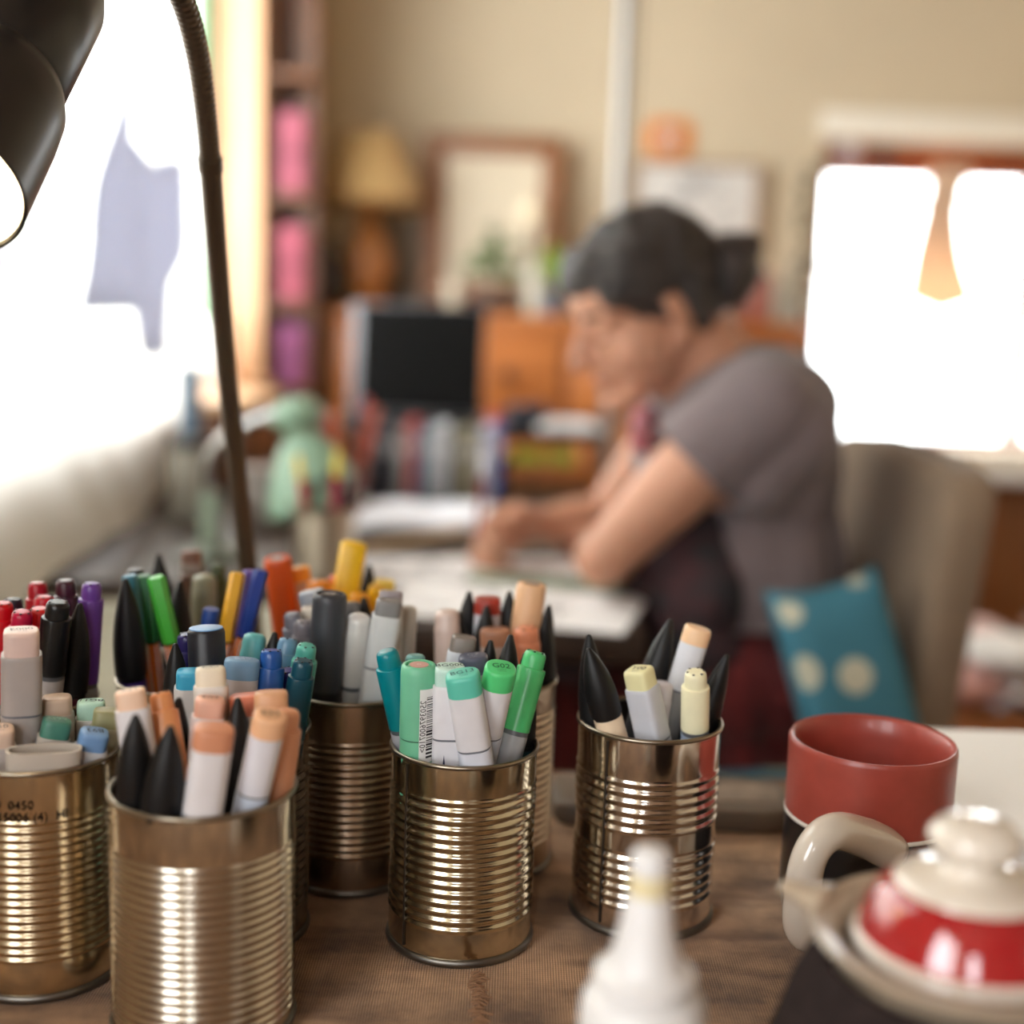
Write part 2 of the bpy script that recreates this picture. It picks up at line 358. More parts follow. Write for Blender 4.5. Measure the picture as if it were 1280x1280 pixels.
t = thing('work_table', 'front table under the brown linen cloth carrying the tin cans', 'table', ((TX0 + TX1) / 2, (TY0 + TY1) / 2, 0))
bm = bmesh.new(); box(bm, ((TX0 + TX1) / 2, (TY0 + TY1) / 2, .73), (TX1 - TX0, TY1 - TY0, .034), bev=.003); part('tabletop', bm, DARKWOOD, t)
for x in (TX0 + .05, TX1 - .05):
    for y in (TY0 + .05, TY1 - .05):
        bm = bmesh.new(); box(bm, (x, y, .356), (.05, .05, .71), bev=.004); part('leg', bm, DARKWOOD, t)
bm = bmesh.new(); xs = [TX0 - .012] + [TX0 + (TX1 - TX0) * k / 60 for k in range(61)] + [TX1 + .012]; ys = [TY0 - .012] + [TY0 + (TY1 - TY0) * k / 40 for k in range(41)] + [TY1 + .012]
def cz(x, y):
    ox = max(0, TX0 - x, x - TX1); oy = max(0, TY0 - y, y - TY1)
    return TZ - .0004 - (.14 + .01 * math.sin(x * 30) if (ox or oy) else 0)
g = [[bm.verts.new((x + (.006 * math.sin(y * 25) if x in (xs[0], xs[-1]) else 0), y + (.005 * math.sin(x * 22) if y in (ys[0], ys[-1]) else 0), cz(x, y))) for x in xs] for y in ys]
for a in range(len(ys) - 1):
    for b_ in range(len(xs) - 1): bm.faces.new((g[a][b_], g[a][b_ + 1], g[a + 1][b_ + 1], g[a + 1][b_]))
cl = thing('tablecloth', 'coarse brown linen cloth with dark stains covering the front table', 'tablecloth', (.2, .5, TZ))
part('cloth', bm, linen(), cl, smooth=50)
# darned seam in the cloth
bm = bmesh.new(); rr = random.Random(3)
for k in range(46):
    p = onz(598 + 2.5 * math.sin(k * .5) + rr.uniform(-5, 5), 1216 + k * 1.9, TZ)
    a = rr.uniform(-.6, .6); d = Vector((math.cos(a), math.sin(a), 0)) * rr.uniform(.002, .0045)
    tube(bm, [p - d + Vector((0, 0, -.0004)), p + Vector((0, 0, .0008)), p + d + Vector((0, 0, -.0004))], .0006, 6)
part('darned_seam', bm, mat((140, 104, 76), rough=.95), cl, label='raised darned seam of brown thread')

# ------------------------------------------------------------------ tin cans
def tin(rgb, rough): return mat(rgb, rough=rough, metal=1.0, var=.06, vscale=25, bump=.05, bscale=60)
TINS = {}
def can(key, c, R, H, nribs, z0, z1, label, rgb=(196, 186, 170), rough=.2, gap=None, seam=None, rim=(150, 140, 124), dents=0):
    t = thing('tin_can', label, 'can', (c[0], c[1], TZ), None, 'ribbed tin cans holding pens on the front table')
    P = [(R * .93, .0025), (R * .965, .0025), (R * .975, .004), (R * .975, .007)]
    zz0, zz1 = H * z0, H * z1; n = nribs * 8
    for k in range(n + 1):
        s = k / n; amp = .00050 * (1 if not gap or not (gap[0] < s < gap[1]) else 0)
        e = min(1, s * nribs * 2, (1 - s) * nribs * 2)
        P.append((R * .975 + e * amp * (math.sin(2 * PI * nribs * s - PI / 2)), zz0 + (zz1 - zz0) * s))
    P += [(R * .975, H - .004), (R * .975, H - .0005)]
    q = [(r - .0006, z) for r, z in reversed(P[3:])] + [(R * .955, .0032), (.0005, .0032)]
    bm = bmesh.new(); lathe(bm, [(.0005, .0024)] + P + q, 112)
    if dents:
        rr = random.Random(dents)
        for _ in range(5):
            a = rr.uniform(PI, 2 * PI); z = rr.uniform(.2, .8) * H; cc = Vector((math.cos(a) * R, math.sin(a) * R, z))
            for v in bm.verts:
                d = (v.co - cc).length
                if d < .016: v.co += Vector((-math.cos(a), -math.sin(a), 0)) * .0008 * (1 - d / .016)
    part('can_wall', bm, tin(rgb, rough), t, world=False, smooth=60)
    def ring(name, r, z, rad, m, sy=1.):
        b = bmesh.new(); b.clear()
        loops = [[Vector(((r + rad * math.cos(2 * PI * j / 10)) * math.cos(2 * PI * k / 96), (r + rad * math.cos(2 * PI * j / 10)) * math.sin(2 * PI * k / 96), z + sy * rad * math.sin(2 * PI * j / 10))) for j in range(10)] for k in range(96)]
        V = [[b.verts.new(p) for p in l] for l in loops]
        for k in range(96):
            for j in range(10): b.faces.new((V[k][j], V[k][(j + 1) % 10], V[(k + 1) % 96][(j + 1) % 10], V[(k + 1) % 96][j]))
        part(name, b, m, t, world=False, smooth=True)
    ring('rim', R * .975, H - .0012, .0013, tin(rim, .3)); ring('bottom_rim', R * .975, .0022, .0015, tin((120, 116, 110), .4), 1.45)
    if seam is not None:
        b = bmesh.new(); a = seam
        for z, zt in ((.006, H - .004),):
            pts = [Vector(((R * .975 + .0003) * math.cos(a), (R * .975 + .0003) * math.sin(a), z_)) for z_ in [z + (zt - z) * k / 10 for k in range(11)]]
            tube(b, pts, .0007, 6)
        part('side_seam', b, tin((70, 64, 58), .4), t, world=False)
    TINS[key] = (Vector((c[0], c[1])), R, H, t)
    return t
cA = can('A', (-.1365, .5743), .0424, .1145, 21, .06, .80, 'large golden tin can nearest the camera, full of peach and skin-tone markers', rgb=(198, 188, 172), rough=.2)
cB = can('B', (-.2262, .6155), .038, .1146, 18, .17, .80, 'tin can with black printed code at the left edge of the picture', rgb=(198, 180, 150), rough=.2)
cC = can('C', (-.1405, .6650), .0385, .1130, 16, .15, .84, 'dark tin can of blue and teal markers squeezed behind the nearest can', rgb=(150, 144, 136), rough=.2)
cD = can('D', (-.0891, .7386), .038, .1141, 16, .19, .80, 'dull brown tin can of grey markers standing behind the blue-marker can', rgb=(168, 150, 130), rough=.27)
cE = can('E', (-.0208, .6644), .039, .1074, 15, .16, .84, 'shiny brassy tin can in the middle holding green and turquoise markers', rgb=(200, 190, 166), rough=.16, seam=3.9, dents=5)
cF = can('F', (-.0070, .7650), .0375, .1150, 18, .14, .86, 'blurred tin can half hidden behind the middle can of green markers', rgb=(176, 158, 140), rough=.3)
cG = can('G', (.0797, .7009), .0401, .1121, 14, .13, .80, 'silver tin can on the right with a smooth band between two rib groups', rgb=(214, 206, 196), rough=.13, gap=(.44, .585), seam=4.02, dents=9)
cH = can('H', (-.2640, .7020), .038, .1130, 16, .15, .82, 'hidden tin can of red markers behind the can with printed code')
cJ = can('J', (-.1900, .7480), .038, .1130, 16, .15, .82, 'hidden tin can holding the orange striped fineliners')
cK = can('K', (-.2060, .8400), .038, .1130, 16, .15, .82, 'hidden tin can of brown and olive markers at the far left')
cL = can('L', (-.1150, .8330), .038, .1130, 16, .15, .82, 'hidden tin can of orange and yellow markers behind the grey-marker can')
# ink-jet code printed round can B
def curve_text(s, size, R, ang, z, parent, m):
    bm = text_bm(s, size, Matrix.Identity(4))
    bmesh.ops.subdivide_edges(bm, edges=[e for e in bm.edges if e.calc_length() > .002], cuts=1)
    for v in bm.verts:
        a = ang + v.co.x / R; v.co = Vector((R * math.cos(a), R * math.sin(a), z + v.co.y))
    part('printed_code', bm, m, parent, world=False)
INK = mat((8, 7, 9), rough=.9, spec=.1)
curve_text('11:20  0450', .0060, .0376, math.radians(264), .0985, cB, INK)
curve_text('7027011115006 (4)  HI', .0060, .0376, math.radians(266), .0925, cB, INK)

# ------------------------------------------------------------------ markers and pens
INK2 = mat((45, 45, 60), rough=.6)
def sk(L, plug, body=None, w=.0158, d=.0138, p=3.4, flush=False, text=None, low=None, capl=.030, plugl=.0085, tcol=None, trot=0, nib=False, stain=None):
    body = body or (205, 203, 203); S = sect(w, d, p); o = []
    k = 1.0 if flush else .87
    bm = bmesh.new(); prism(bm, S, [(k, L - plugl - .001), (k, L - .0022), (k * .97, L - .0009), (k * .90, L - .0002), (k * .82, L)])
    o.append(('end_plug', bm, plast(plug, .38)))
    bm = bmesh.new(); prism(bm, S, [(1, L - plugl - capl), (1, L - plugl - .0022), (.985, L - plugl - .0006), (.95 if not flush else .985, L - plugl)])
    o.append(('cap', bm, plast(body, .4)))
    bm = bmesh.new(); prism(bm, S, [(.965, L - plugl - capl - .0012), (.965, L - plugl - capl)]); o.append(('cap_seam', bm, plast((110, 112, 120))))
    bm = bmesh.new(); prism(bm, S, [(.7, 0), (.86, .002), (.88, .02), (.985, L - plugl - capl - .03), (1, L - plugl - capl - .0012)]); o.append(('barrel', bm, plast(low or body, .4)))
    if text:
        M = Matrix.Translation((0, .0008, L + .00015)) @ Matrix.Rotation(math.radians(trot), 4, 'Z')
        bm = text_bm(text, .0054, M)
        for q in range(2): text_bm('-----', .0028, M @ Matrix.Translation((0, -.0028 - q * .0014, 0)), bm)
        o.append(('printed_code', bm, mat(tcol or (40, 42, 48), rough=.6)))
    if nib:
        z = L - plugl - capl - .012
        bm = bmesh.new(); M = Matrix.Translation((nib, -d / 2 * 1.004, z)) @ Matrix.Rotation(PI / 2, 4, 'X')
        V = [bm.verts.new(M @ Vector(q)) for q in ((-.0016, -.003, 0), (.0016, -.003, 0), (.0016, -.0022, 0), (.0006, -.0015, 0), (0, .004, 0), (-.0006, -.0015, 0), (-.0016, -.0022, 0))]; bm.faces.new(V)
        text_bm('OO', .0042, M @ Matrix.Translation((0, -.0075, 0)), bm)
        o.append(('printed_nib_symbol', bm, mat((40, 44, 84), rough=.6)))
    return o
def ci(L, colr, low=None, r=.0068, capl=.042, holes=True, knob=.78, smoothtop=False, text=None):
    o = []; k = r * knob
    bm = bmesh.new()
    if smoothtop: P = [(r, L - capl), (r, L - .012), (r * .97, L - .010), (r * .94, L - .0095), (r * .94, L - .004), (r * .86, L - .0015), (r * .6, L - .0002), (.0003, L)]
    else: P = [(r, L - capl), (r, L - .0100), (r * .97, L - .0090), (k * 1.02, L - .0086), (k, L - .0040), (k * .98, L - .0022), (k * .90, L - .0009), (k * .74, L - .0001), (k * .5, L), (.0003, L)]
    lathe(bm, P, 28); o.append(('cap', bm, plast(colr, .3)))
    bm = bmesh.new(); lathe(bm, [(r * .95, L - capl - .0025), (r * .95, L - capl)], 28); o.append(('ring', bm, plast((96, 98, 104))))
    bm = bmesh.new(); lathe(bm, [(r * .6, 0), (r * .8, .003), (r * .98, .02), (r * .98, L - capl - .0025)], 28); o.append(('barrel', bm, plast(low or (170, 172, 176), .4)))
    if holes and not smoothtop:
        bm = bmesh.new()
        for q in range(6):
            a = q * PI / 3; c = Vector((math.cos(a + .3), math.sin(a + .3), 0)) * k * .74
            ell(bm, (c.x, c.y, L - .0002), (.0008, .0008, .0004), seg=8, rings=6)
        o.append(('vent_holes', bm, plast(tuple(int(x * .35) for x in colr))))
    if text:
        M = Matrix.Translation((0, -r * .99, L - capl - .016)) @ Matrix.Rotation(PI / 2, 4, 'X') @ Matrix.Rotation(PI / 2, 4, 'Z')
        o.append(('printed_number', text_bm(text, .008, M), INK2))
    return o
def br(L, low, r=.0072, capl=.052, bulge=.42):
    o = []; P = [(r * .93, L - capl), (r * .95, L - capl + .002)]
    for q in range(1, 22):
        t = q / 22; P.append((r * (.93 + .07 * min(1, t * 3)) * (1 - max(0, (t - .10) / .90) ** 2.3) ** .92 + .0009, L - capl + capl * t))
    P += [(.0016, L - .0012), (.0011, L - .0003), (.0003, L)]
    bm = bmesh.new(); lathe(bm, P, 28); o.append(('brush_cap', bm, BLACK))
    bm = bmesh.new(); lathe(bm, [(r * .5, 0), (r * .75, .004), (r * .9, .02), (r * .97, L - capl)], 28); o.append(('barrel', bm, plast(low, .4)))
    return o
def bd(L, colr, r=.0088, low=None, disc=(40, 38, 40), text='N', capl=.055, sticker=False, low2=None):
    o = []; bm = bmesh.new()
    lathe(bm, [(r, L - capl), (r * 1.0, L - .004), (r * .97, L - .0008), (r * .88, L), (r * .74, L), (r * .72, L - .0016), (r * .62, L - .0016), (r * .6, L - .0004), (.0003, L - .0004)], 36); o.append(('cap', bm, plast(colr, .42)))
    bm = bmesh.new(); lathe(bm, [(r * .52, L - .0008), (r * .52, L - .0001), (.0003, L - .0001)], 28); o.append(('end_disc', bm, plast(disc, .4)))
    o.append(('printed_code', text_bm(text, r * .5, Matrix.Translation((0, 0, L + .0001))), mat((225, 215, 205))))
    bm = bmesh.new(); lathe(bm, [(r * .8, 0), (r * .97, .004), (r * .97, L - capl - .0008)], 36); o.append(('barrel', bm, plast(low or colr, .42)))
    bm = bmesh.new(); lathe(bm, [(r * .93, L - capl - .0008), (r * .93, L - capl)], 36); o.append(('cap_seam', bm, plast(tuple(int(x * .5) for x in colr))))
    if sticker:
        bm = bmesh.new(); a0, a1 = sticker; zc = L - .030
        g = []
        for q in range(9):
            a = a0 + (a1 - a0) * q / 8
            g.append([bm.verts.new(((r + .0003) * math.cos(a), (r + .0003) * math.sin(a), z_)) for z_ in (zc - .0195, zc - .0185, zc + .0185, zc + .0195)])
        for q in range(8):
            for z_ in range(3): bm.faces.new((g[q][z_], g[q + 1][z_], g[q + 1][z_ + 1], g[q][z_ + 1]))
        o.append(('barcode_sticker', bm, mat((240, 240, 238), rough=.5)))
        bm = bmesh.new(); rr = random.Random(5); z_ = -.017
        while z_ < .016:
            h = rr.choice((.0004, .0006, .0011)); am = a0 + (a1 - a0) * .45
            V = [bm.verts.new(((r + .0005) * math.cos(a), (r + .0005) * math.sin(a), zc + zz)) for a, zz in ((am, z_), (a1 - .06, z_), (a1 - .06, z_ + h), (am, z_ + h))]; bm.faces.new(V); z_ += h + rr.choice((.0005, .0009))
        am = a0 + (a1 - a0) * .24
        b2 = text_bm('250397600710>', .0042, Matrix.Identity(4), bm=None)
        for v in b2.verts:
            aa = am - v.co.y / r; v.co = Vector(((r + .0005) * math.cos(aa), (r + .0005) * math.sin(aa), zc - v.co.x))
        me = bpy.data.meshes.new('x'); b2.to_mesh(me); b2.free(); bm.from_mesh(me)
        o.append(('printed_barcode', bm, mat((25, 25, 30), rough=.6)))
    return o
def fl(L, colr, r=.0046, capl=.040, low=(222, 120, 44)):
    o = []; H6 = [(r * math.cos(PI / 3 * q), r * math.sin(PI / 3 * q)) for q in range(6)]
    bm = bmesh.new(); prism(bm, H6, [(1, L - capl), (1, L - .0012), (.86, L)]); o.append(('cap', bm, plast(colr, .4)))
    bm = bmesh.new(); prism(bm, H6, [(.98, L - capl - .0012), (.98, L - capl)]); o.append(('ring', bm, DARK))
    bm = bmesh.new(); prism(bm, H6, [(.4, 0), (.92, .004), (.92, L - capl - .0012)]); o.append(('barrel', bm, plast(low, .45)))
    bm = bmesh.new()
    for q in range(6):
        a = PI / 3 * q; c = Vector((math.cos(a), math.sin(a), 0)) * r * .93
        tube(bm, [(c.x, c.y, .006), (c.x, c.y, L - capl - .002)], .00035, 6)
    o.append(('white_stripes', bm, WHITE)); return o
def pl(L, colr, r=.007, low=None, topcol=None, oct_=False):
    o = []; S = sect(2 * r, 2 * r, 2 if not oct_ else 2.6, 24 if not oct_ else 8)
    bm = bmesh.new(); prism(bm, S, [(1, L - .05), (1, L - .002), (.93, L - .0004), (.85, L)]); o.append(('cap', bm, plast(colr, .4)))
    bm = bmesh.new(); prism(bm, S, [(.8, 0), (.96, .004), (.96, L - .05)]); o.append(('barrel', bm, plast(low or colr, .45)))
    if topcol:
        bm = bmesh.new(); prism(bm, sect(2 * r * .9, 2 * r * .9, 2, 24), [(1, L - .0006), (1, L + .0003), (.9, L + .0005)]); o.append(('end_disc', bm, plast(topcol)))
    return o
def oval(L, colr, w=.034, d=.013):
    S = sect(w, d, 2.6, 40); bm = bmesh.new()
    loft(bm, [[Vector((x * s, y * s, z)) for x, y in S] for s, z in [(.80, 0), (.86, .01), (1, L - .002), (1, L)]] + [[Vector((x - math.copysign(.0012, x) * abs(x) / w * 2, y - .0012 * y / d * 2, z)) for x, y in S] for z in (L, L - .03)], True, True)
    return [('cap_shell', bm, plast(colr, .45))]
# can, builder, end pixel, second pixel on the axis, half-width, label, kwargs
G = 'markers and pens crowded in the tin cans'
PENS = [
 # can B
 ('B', sk, (28, 787), (29, 920), .0094, 'tall greige marker with blush end plug standing highest in the coded can', dict(plug=(222, 196, 188), body=(172, 164, 160), w=.0190, d=.017, text='E000', capl=.029, plugl=.012, trot=8)),
 ('B', sk, (70, 870), (70, 950), .0078, 'short marker with beige-brown end behind the teal plugged one, coded can', dict(plug=(196, 172, 152), body=(186, 180, 172), w=.0165, d=.015)),
 ('B', sk, (115, 876), (112, 960), .0080, 'marker with pale mint end plug in the coded can', dict(plug=(176, 214, 196), body=(196, 192, 188), text='BG11', trot=170)),
 ('B', sk, (73, 899), (72, 970), .0080, 'marker with dark sea-green end plug in the coded can', dict(plug=(70, 128, 112), body=(186, 180, 174), text='G99', tcol=(150, 190, 175), trot=5)),
 ('B', sk, (127, 914), (122, 970), .0078, 'marker with dusty blue end plug at the right rim of the coded can', dict(plug=(112, 150, 196), body=(190, 190, 192), text='B93', trot=185)),
 ('B', sk, (143, 887), (140, 960), .0076, 'marker with olive end plug tucked behind the blue plugged one', dict(plug=(146, 144, 104), body=(170, 166, 140))),
 ('B', sk, (0, 909), (0, 960), .0078, 'marker with pale peach end cut by the left picture edge', dict(plug=(228, 200, 180), body=(200, 190, 184), text='E50')),
 ('B', oval, (56, 936), (56, 980), .0085, 'wide oval greige marker with hollow open end at the front of the coded can', dict(colr=(196, 186, 174))),
 # can H
 ('H', ci, (18, 748), (18, 840), .0068, 'navy black marker cap behind the leftmost red ones', dict(capl=.056, colr=(34, 34, 52))),
 ('H', ci, (4, 753), (0, 840), .0072, 'bright red vented marker cap touching the left picture edge', dict(capl=.056, colr=(196, 14, 28))),
 ('H', ci, (46, 728), (44, 840), .0072, 'crimson marker cap standing highest of the reds', dict(capl=.056, colr=(176, 16, 38))),
 ('H', ci, (57, 745), (58, 840), .0070, 'crimson marker in front of the highest red one', dict(capl=.056, colr=(186, 20, 44))),
 ('H', ci, (28, 764), (30, 850), .0072, 'raspberry marker with vent holes at the front of the reds', dict(capl=.056, colr=(186, 16, 64))),
 ('H', ci, (49, 760), (54, 850), .0070, 'orange-red marker cap beside the raspberry one', dict(capl=.056, colr=(206, 34, 36))),
 ('H', ci, (82, 725), (84, 830), .0070, 'dark maroon marker cap behind the black number-printed marker', dict(capl=.056, colr=(64, 20, 38))),
 ('H', ci, (78, 752), (73, 855), .0078, 'black capped marker with white number-printed barrel', dict(colr=(20, 20, 22), low=(190, 186, 186), r=.0078, capl=.040, holes=True, text='100')),
 ('H', br, (107, 754), (106, 850), .0072, 'black pointed cap on a maroon barrel beside the purple marker', dict(low=(70, 16, 30), r=.0074)),
 ('H', ci, (122, 729), (128, 850), .0068, 'purple marker cap behind the two black points on the left', dict(capl=.056, colr=(104, 60, 152))),
 # can J
 ('J', br, (150, 723), (144, 860), .0082, 'large black pointed cap on a deep purple barrel', dict(low=(70, 44, 124), r=.0086, capl=.060)),
 ('J', fl, (164, 719), (178, 820), .0046, 'orange fineliner with teal-blue cap', dict(colr=(44, 120, 146))),
 ('J', fl, (177, 719), (192, 830), .0046, 'orange fineliner with dark green cap between teal and bright green caps', dict(colr=(26, 110, 60))),
 ('J', fl, (191, 721), (209, 850), .0050, 'orange fineliner with bright grass-green cap', dict(colr=(68, 180, 56), r=.0052)),
 ('J', fl, (294, 716), (276, 800), .0048, 'orange fineliner with mustard yellow cap', dict(colr=(226, 168, 42))),
 ('J', fl, (314, 713), (293, 800), .0050, 'orange fineliner with violet cap', dict(colr=(100, 74, 152), r=.0052)),
 ('J', fl, (333, 713), (312, 800), .0048, 'orange fineliner with royal blue cap', dict(colr=(26, 56, 140))),
 ('J', pl, (268, 761), (262, 810), .0048, 'small dark blue pen cap beside the mustard fineliner', dict(colr=(30, 66, 140), r=.005)),
 ('J', br, (226, 726), (228, 820), .0072, 'black pointed cap right of the grass-green fineliner', dict(low=(30, 30, 34), r=.0078)),
 ('J', ci, (163, 711), (168, 800), .0068, 'dark marker with grey-white end behind the teal-blue cap', dict(colr=(40, 40, 46), holes=False)),
 # can K
 ('K', br, (198, 692), (208, 790), .0072, 'tallest black pointed cap behind the green fineliners', dict(low=(30, 30, 34), r=.0076)),
 ('K', ci, (197, 709), (206, 790), .0066, 'dark brown-black marker with pale ring beside the tallest black point', dict(colr=(48, 42, 42), holes=False)),
 ('K', sk, (239, 688), (243, 780), .0074, 'translucent grey marker with brown end plug at the far back left', dict(plug=(120, 84, 66), body=(150, 138, 128), text=None)),
 ('K', ci, (256, 719), (252, 800), .0074, 'sage grey rounded marker in front of the brown plugged one', dict(colr=(140, 142, 120), r=.0082, smoothtop=True)),
 ('K', ci, (273, 705), (268, 790), .0068, 'dark olive green marker cap at the back', dict(colr=(62, 76, 40))),
 ('K', ci, (234, 717), (236, 790), .0062, 'brown marker cap squeezed between the sage grey and brown plugged ones', dict(colr=(96, 70, 56), r=.0062, holes=False)),
 # can C
 ('C', ci, (232, 792), (238, 860), .0066, 'dark navy vented marker left of the blue-topped black one', dict(colr=(32, 26, 90))),
 ('C', pl, (256, 785), (259, 850), .0090, 'thick black marker with pale blue disc on its end', dict(colr=(24, 26, 34), r=.0096, topcol=(108, 156, 206))),
 ('C', br, (218, 804), (221, 890), .0072, 'black pointed cap left of the sky-blue plugged marker', dict(low=(30, 30, 34), r=.0074)),
 ('C', sk, (238, 838), (242, 900), .0078, 'white marker with sky-blue end plug', dict(plug=(60, 166, 206))),
 ('C', ci, (287, 823), (290, 890), .0066, 'near-black navy marker with silvery vent holes', dict(colr=(26, 32, 62))),
 ('C', sk, (309, 824), (316, 890), .0085, 'pale marker with wide steel-blue end plug', dict(plug=(112, 150, 184), body=(198, 190, 192), w=.018, d=.014, flush=True, p=2.6, text='B45', tcol=(190, 205, 225), trot=10)),
 ('C', ci, (341, 812), (344, 890), .0070, 'cobalt blue marker with vent holes', dict(colr=(30, 84, 160), r=.0072)),
 ('C', ci, (368, 798), (366, 880), .0068, 'pale steel-blue vented marker behind the cobalt one', dict(colr=(106, 148, 180))),
 ('C', ci, (391, 806), (388, 880), .0070, 'mint green vented marker behind the dark teal one', dict(colr=(92, 184, 168))),
 ('C', ci, (387, 825), (385, 900), .0070, 'dark petrol teal marker with vent holes at the right of the blues', dict(colr=(20, 74, 92), low=(14, 54, 66))),
 ('C', ci, (357, 837), (360, 910), .0072, 'indigo marker with vent holes nearest among the blues', dict(colr=(56, 44, 120), r=.0074)),
 ('C', ci, (324, 792), (312, 850), .0066, 'leaning aqua marker with rounded end', dict(colr=(108, 192, 196), smoothtop=True)),
 ('C', br, (340, 790), (330, 850), .0068, 'black pointed cap between the aqua and cobalt markers', dict(low=(40, 40, 44), r=.007)),
 # can A
 ('A', sk, (165, 862), (182, 960), .0080, 'leftmost white marker with pale apricot end, leaning out of the nearest can', dict(plug=(240, 204, 176), body=(222, 218, 220), text='E21', trot=15, p=2.7)),
 ('A', br, (170, 893), (166, 990), .0072, 'left black pointed cap with small pink label below, nearest can', dict(low=(206, 124, 128), r=.0076, capl=.046)),
 ('A', br, (213, 907), (203, 1020), .0080, 'big black pointed cap on a rosy brown barrel in front, nearest can', dict(low=(164, 116, 100), r=.0086, capl=.050)),
 ('A', br, (222, 872), (226, 960), .0072, 'black pointed cap behind the big front one, nearest can', dict(low=(60, 40, 36), r=.0076)),
 ('A', sk, (262, 834), (262, 930), .0080, 'tall white marker with cream end plug at the back of the nearest can', dict(plug=(232, 220, 196), body=(222, 216, 208), text='E40', trot=5, w=.0165)),
 ('A', sk, (261, 872), (254, 980), .0080, 'marker with pale salmon-pink end plug in the nearest can', dict(plug=(234, 178, 154), body=(226, 216, 218), text='E02', trot=5)),
 ('A', sk, (270, 908), (254, 1030), .0084, 'front white marker with terracotta-tan flush end in the nearest can', dict(plug=(208, 142, 108), body=(224, 220, 222), low=(214, 218, 228), w=.0172, d=.0150, flush=True, p=2.8, capl=.031)),
 ('A', br, (301, 872), (298, 960), .0074, 'black pointed cap on a rust barrel at the centre of the nearest can', dict(low=(116, 62, 44), r=.008, capl=.058)),
 ('A', sk, (340, 893), (310, 1020), .0076, 'slanting white marker with peach end in the nearest can', dict(plug=(234, 182, 140), body=(222, 220, 226), low=(206, 214, 228), w=.0148, d=.0135, flush=True, p=2.3, text='E33', capl=.030, trot=5)),
 ('A', ci, (364, 887), (356, 990), .0070, 'tan capped marker with smoke-grey barrel at the right rim, nearest can', dict(colr=(214, 152, 116), low=(92, 94, 92), r=.0075, holes=False)),
 ('A', sk, (340, 864), (336, 940), .0080, 'white marker with caramel flush end behind the slanting peach one', dict(plug=(216, 164, 124), body=(220, 216, 218), flush=True)),
 ('A', sk, (306, 868), (312, 930), .0078, 'marker with coral orange end half hidden behind the central black point', dict(plug=(216, 128, 98), body=(210, 200, 200), flush=True)),
 ('A', ci, (197, 865), (208, 960), .0068, 'apricot vented marker right of the leaning pale apricot one', dict(colr=(222, 150, 98))),
 # can D
 ('D', sk, (382, 738), (390, 820), .0080, 'pale marker with blue-grey flush end at the back of the greys', dict(plug=(142, 148, 158), body=(200, 200, 204), flush=True, p=2.6)),
 ('D', sk, (388, 757), (392, 830), .0078, 'off-white marker with beige end beside the charcoal one', dict(plug=(206, 196, 180), body=(205, 203, 200), text='E42')),
 ('D', ci, (359, 766), (362, 840), .0068, 'grey vented marker at the left of the greys', dict(colr=(126, 126, 138))),
 ('D', ci, (379, 776), (380, 850), .0068, 'mid grey vented marker touching the charcoal one', dict(colr=(122, 118, 126))),
 ('D', bd, (415, 742), (410, 860), .0090, 'thick charcoal marker with black end disc', dict(colr=(58, 60, 66), text='XB', low=(30, 30, 34), r=.0096)),
 ('D', ci, (438, 752), (436, 850), .0066, 'small grey marker just right of the charcoal one', dict(colr=(122, 122, 126), holes=False)),
 ('D', ci, (450, 768), (436, 860), .0068, 'slim white marker with rounded end leaning in the grey-marker can', dict(colr=(214, 212, 208), low=(196, 194, 190), r=.0070, smoothtop=True)),
 ('D', sk, (485, 750), (464, 862), .0080, 'white marker with slate-grey end plug leaning right', dict(plug=(134, 132, 132), body=(210, 212, 212), w=.0165)),
 ('D', br, (454, 746), (454, 840), .0060, 'short black point between the grey markers', dict(low=(40, 40, 44), r=.0062, capl=.04)),
 ('D', sk, (492, 739), (486, 820), .0078, 'marker with lilac-grey end behind the slate-grey one', dict(plug=(156, 148, 152), body=(200, 196, 194))),
 ('D', ci, (508, 757), (498, 850), .0070, 'greige rounded marker at the right rim of the grey-marker can', dict(colr=(186, 180, 172), smoothtop=True)),
 # can L
 ('L', bd, (345, 697), (356, 780), .0090, 'thick orange marker with grey end disc leaning left', dict(colr=(214, 84, 26), disc=(120, 104, 96), text='OR')),
 ('L', sk, (372, 709), (382, 760), .0074, 'beige marker with golden orange flush end', dict(plug=(240, 158, 36), body=(204, 176, 148), flush=True)),
 ('L', ci, (400, 726), (402, 790), .0085, 'orange vented marker left of the tall yellow one', dict(colr=(236, 140, 30), r=.009, knob=.9)),
 ('L', pl, (443, 678), (437, 760), .0084, 'tall yellow faceted marker', dict(colr=(238, 188, 24), r=.0088, oct_=True)),
 ('L', ci, (452, 742), (450, 800), .0074, 'amber yellow marker cap in front of the tall yellow one', dict(colr=(240, 160, 24), r=.0078, holes=False)),
 ('L', ci, (474, 732), (468, 800), .0070, 'golden yellow marker cap to the right of the amber one', dict(colr=(240, 182, 30), holes=False)),
 ('L', sk, (487, 725), (480, 790), .0074, 'marker with pale lemon end at the back right of the yellows', dict(plug=(240, 208, 92), body=(230, 196, 60))),
 ('L', ci, (420, 720), (424, 790), .0068, 'vermilion marker cap hidden left of the tall yellow one', dict(colr=(226, 96, 50))),
 ('L', br, (462, 706), (452, 790), .0072, 'black pointed cap behind the tall yellow marker', dict(low=(40, 36, 34), r=.0074)),
 # can E
 ('E', ci, (481, 813), (500, 905), .0072, 'teal capped marker with grey barrel leaning out of the middle can', dict(colr=(0, 130, 142), low=(186, 188, 198), capl=.042, holes=False, r=.0076)),
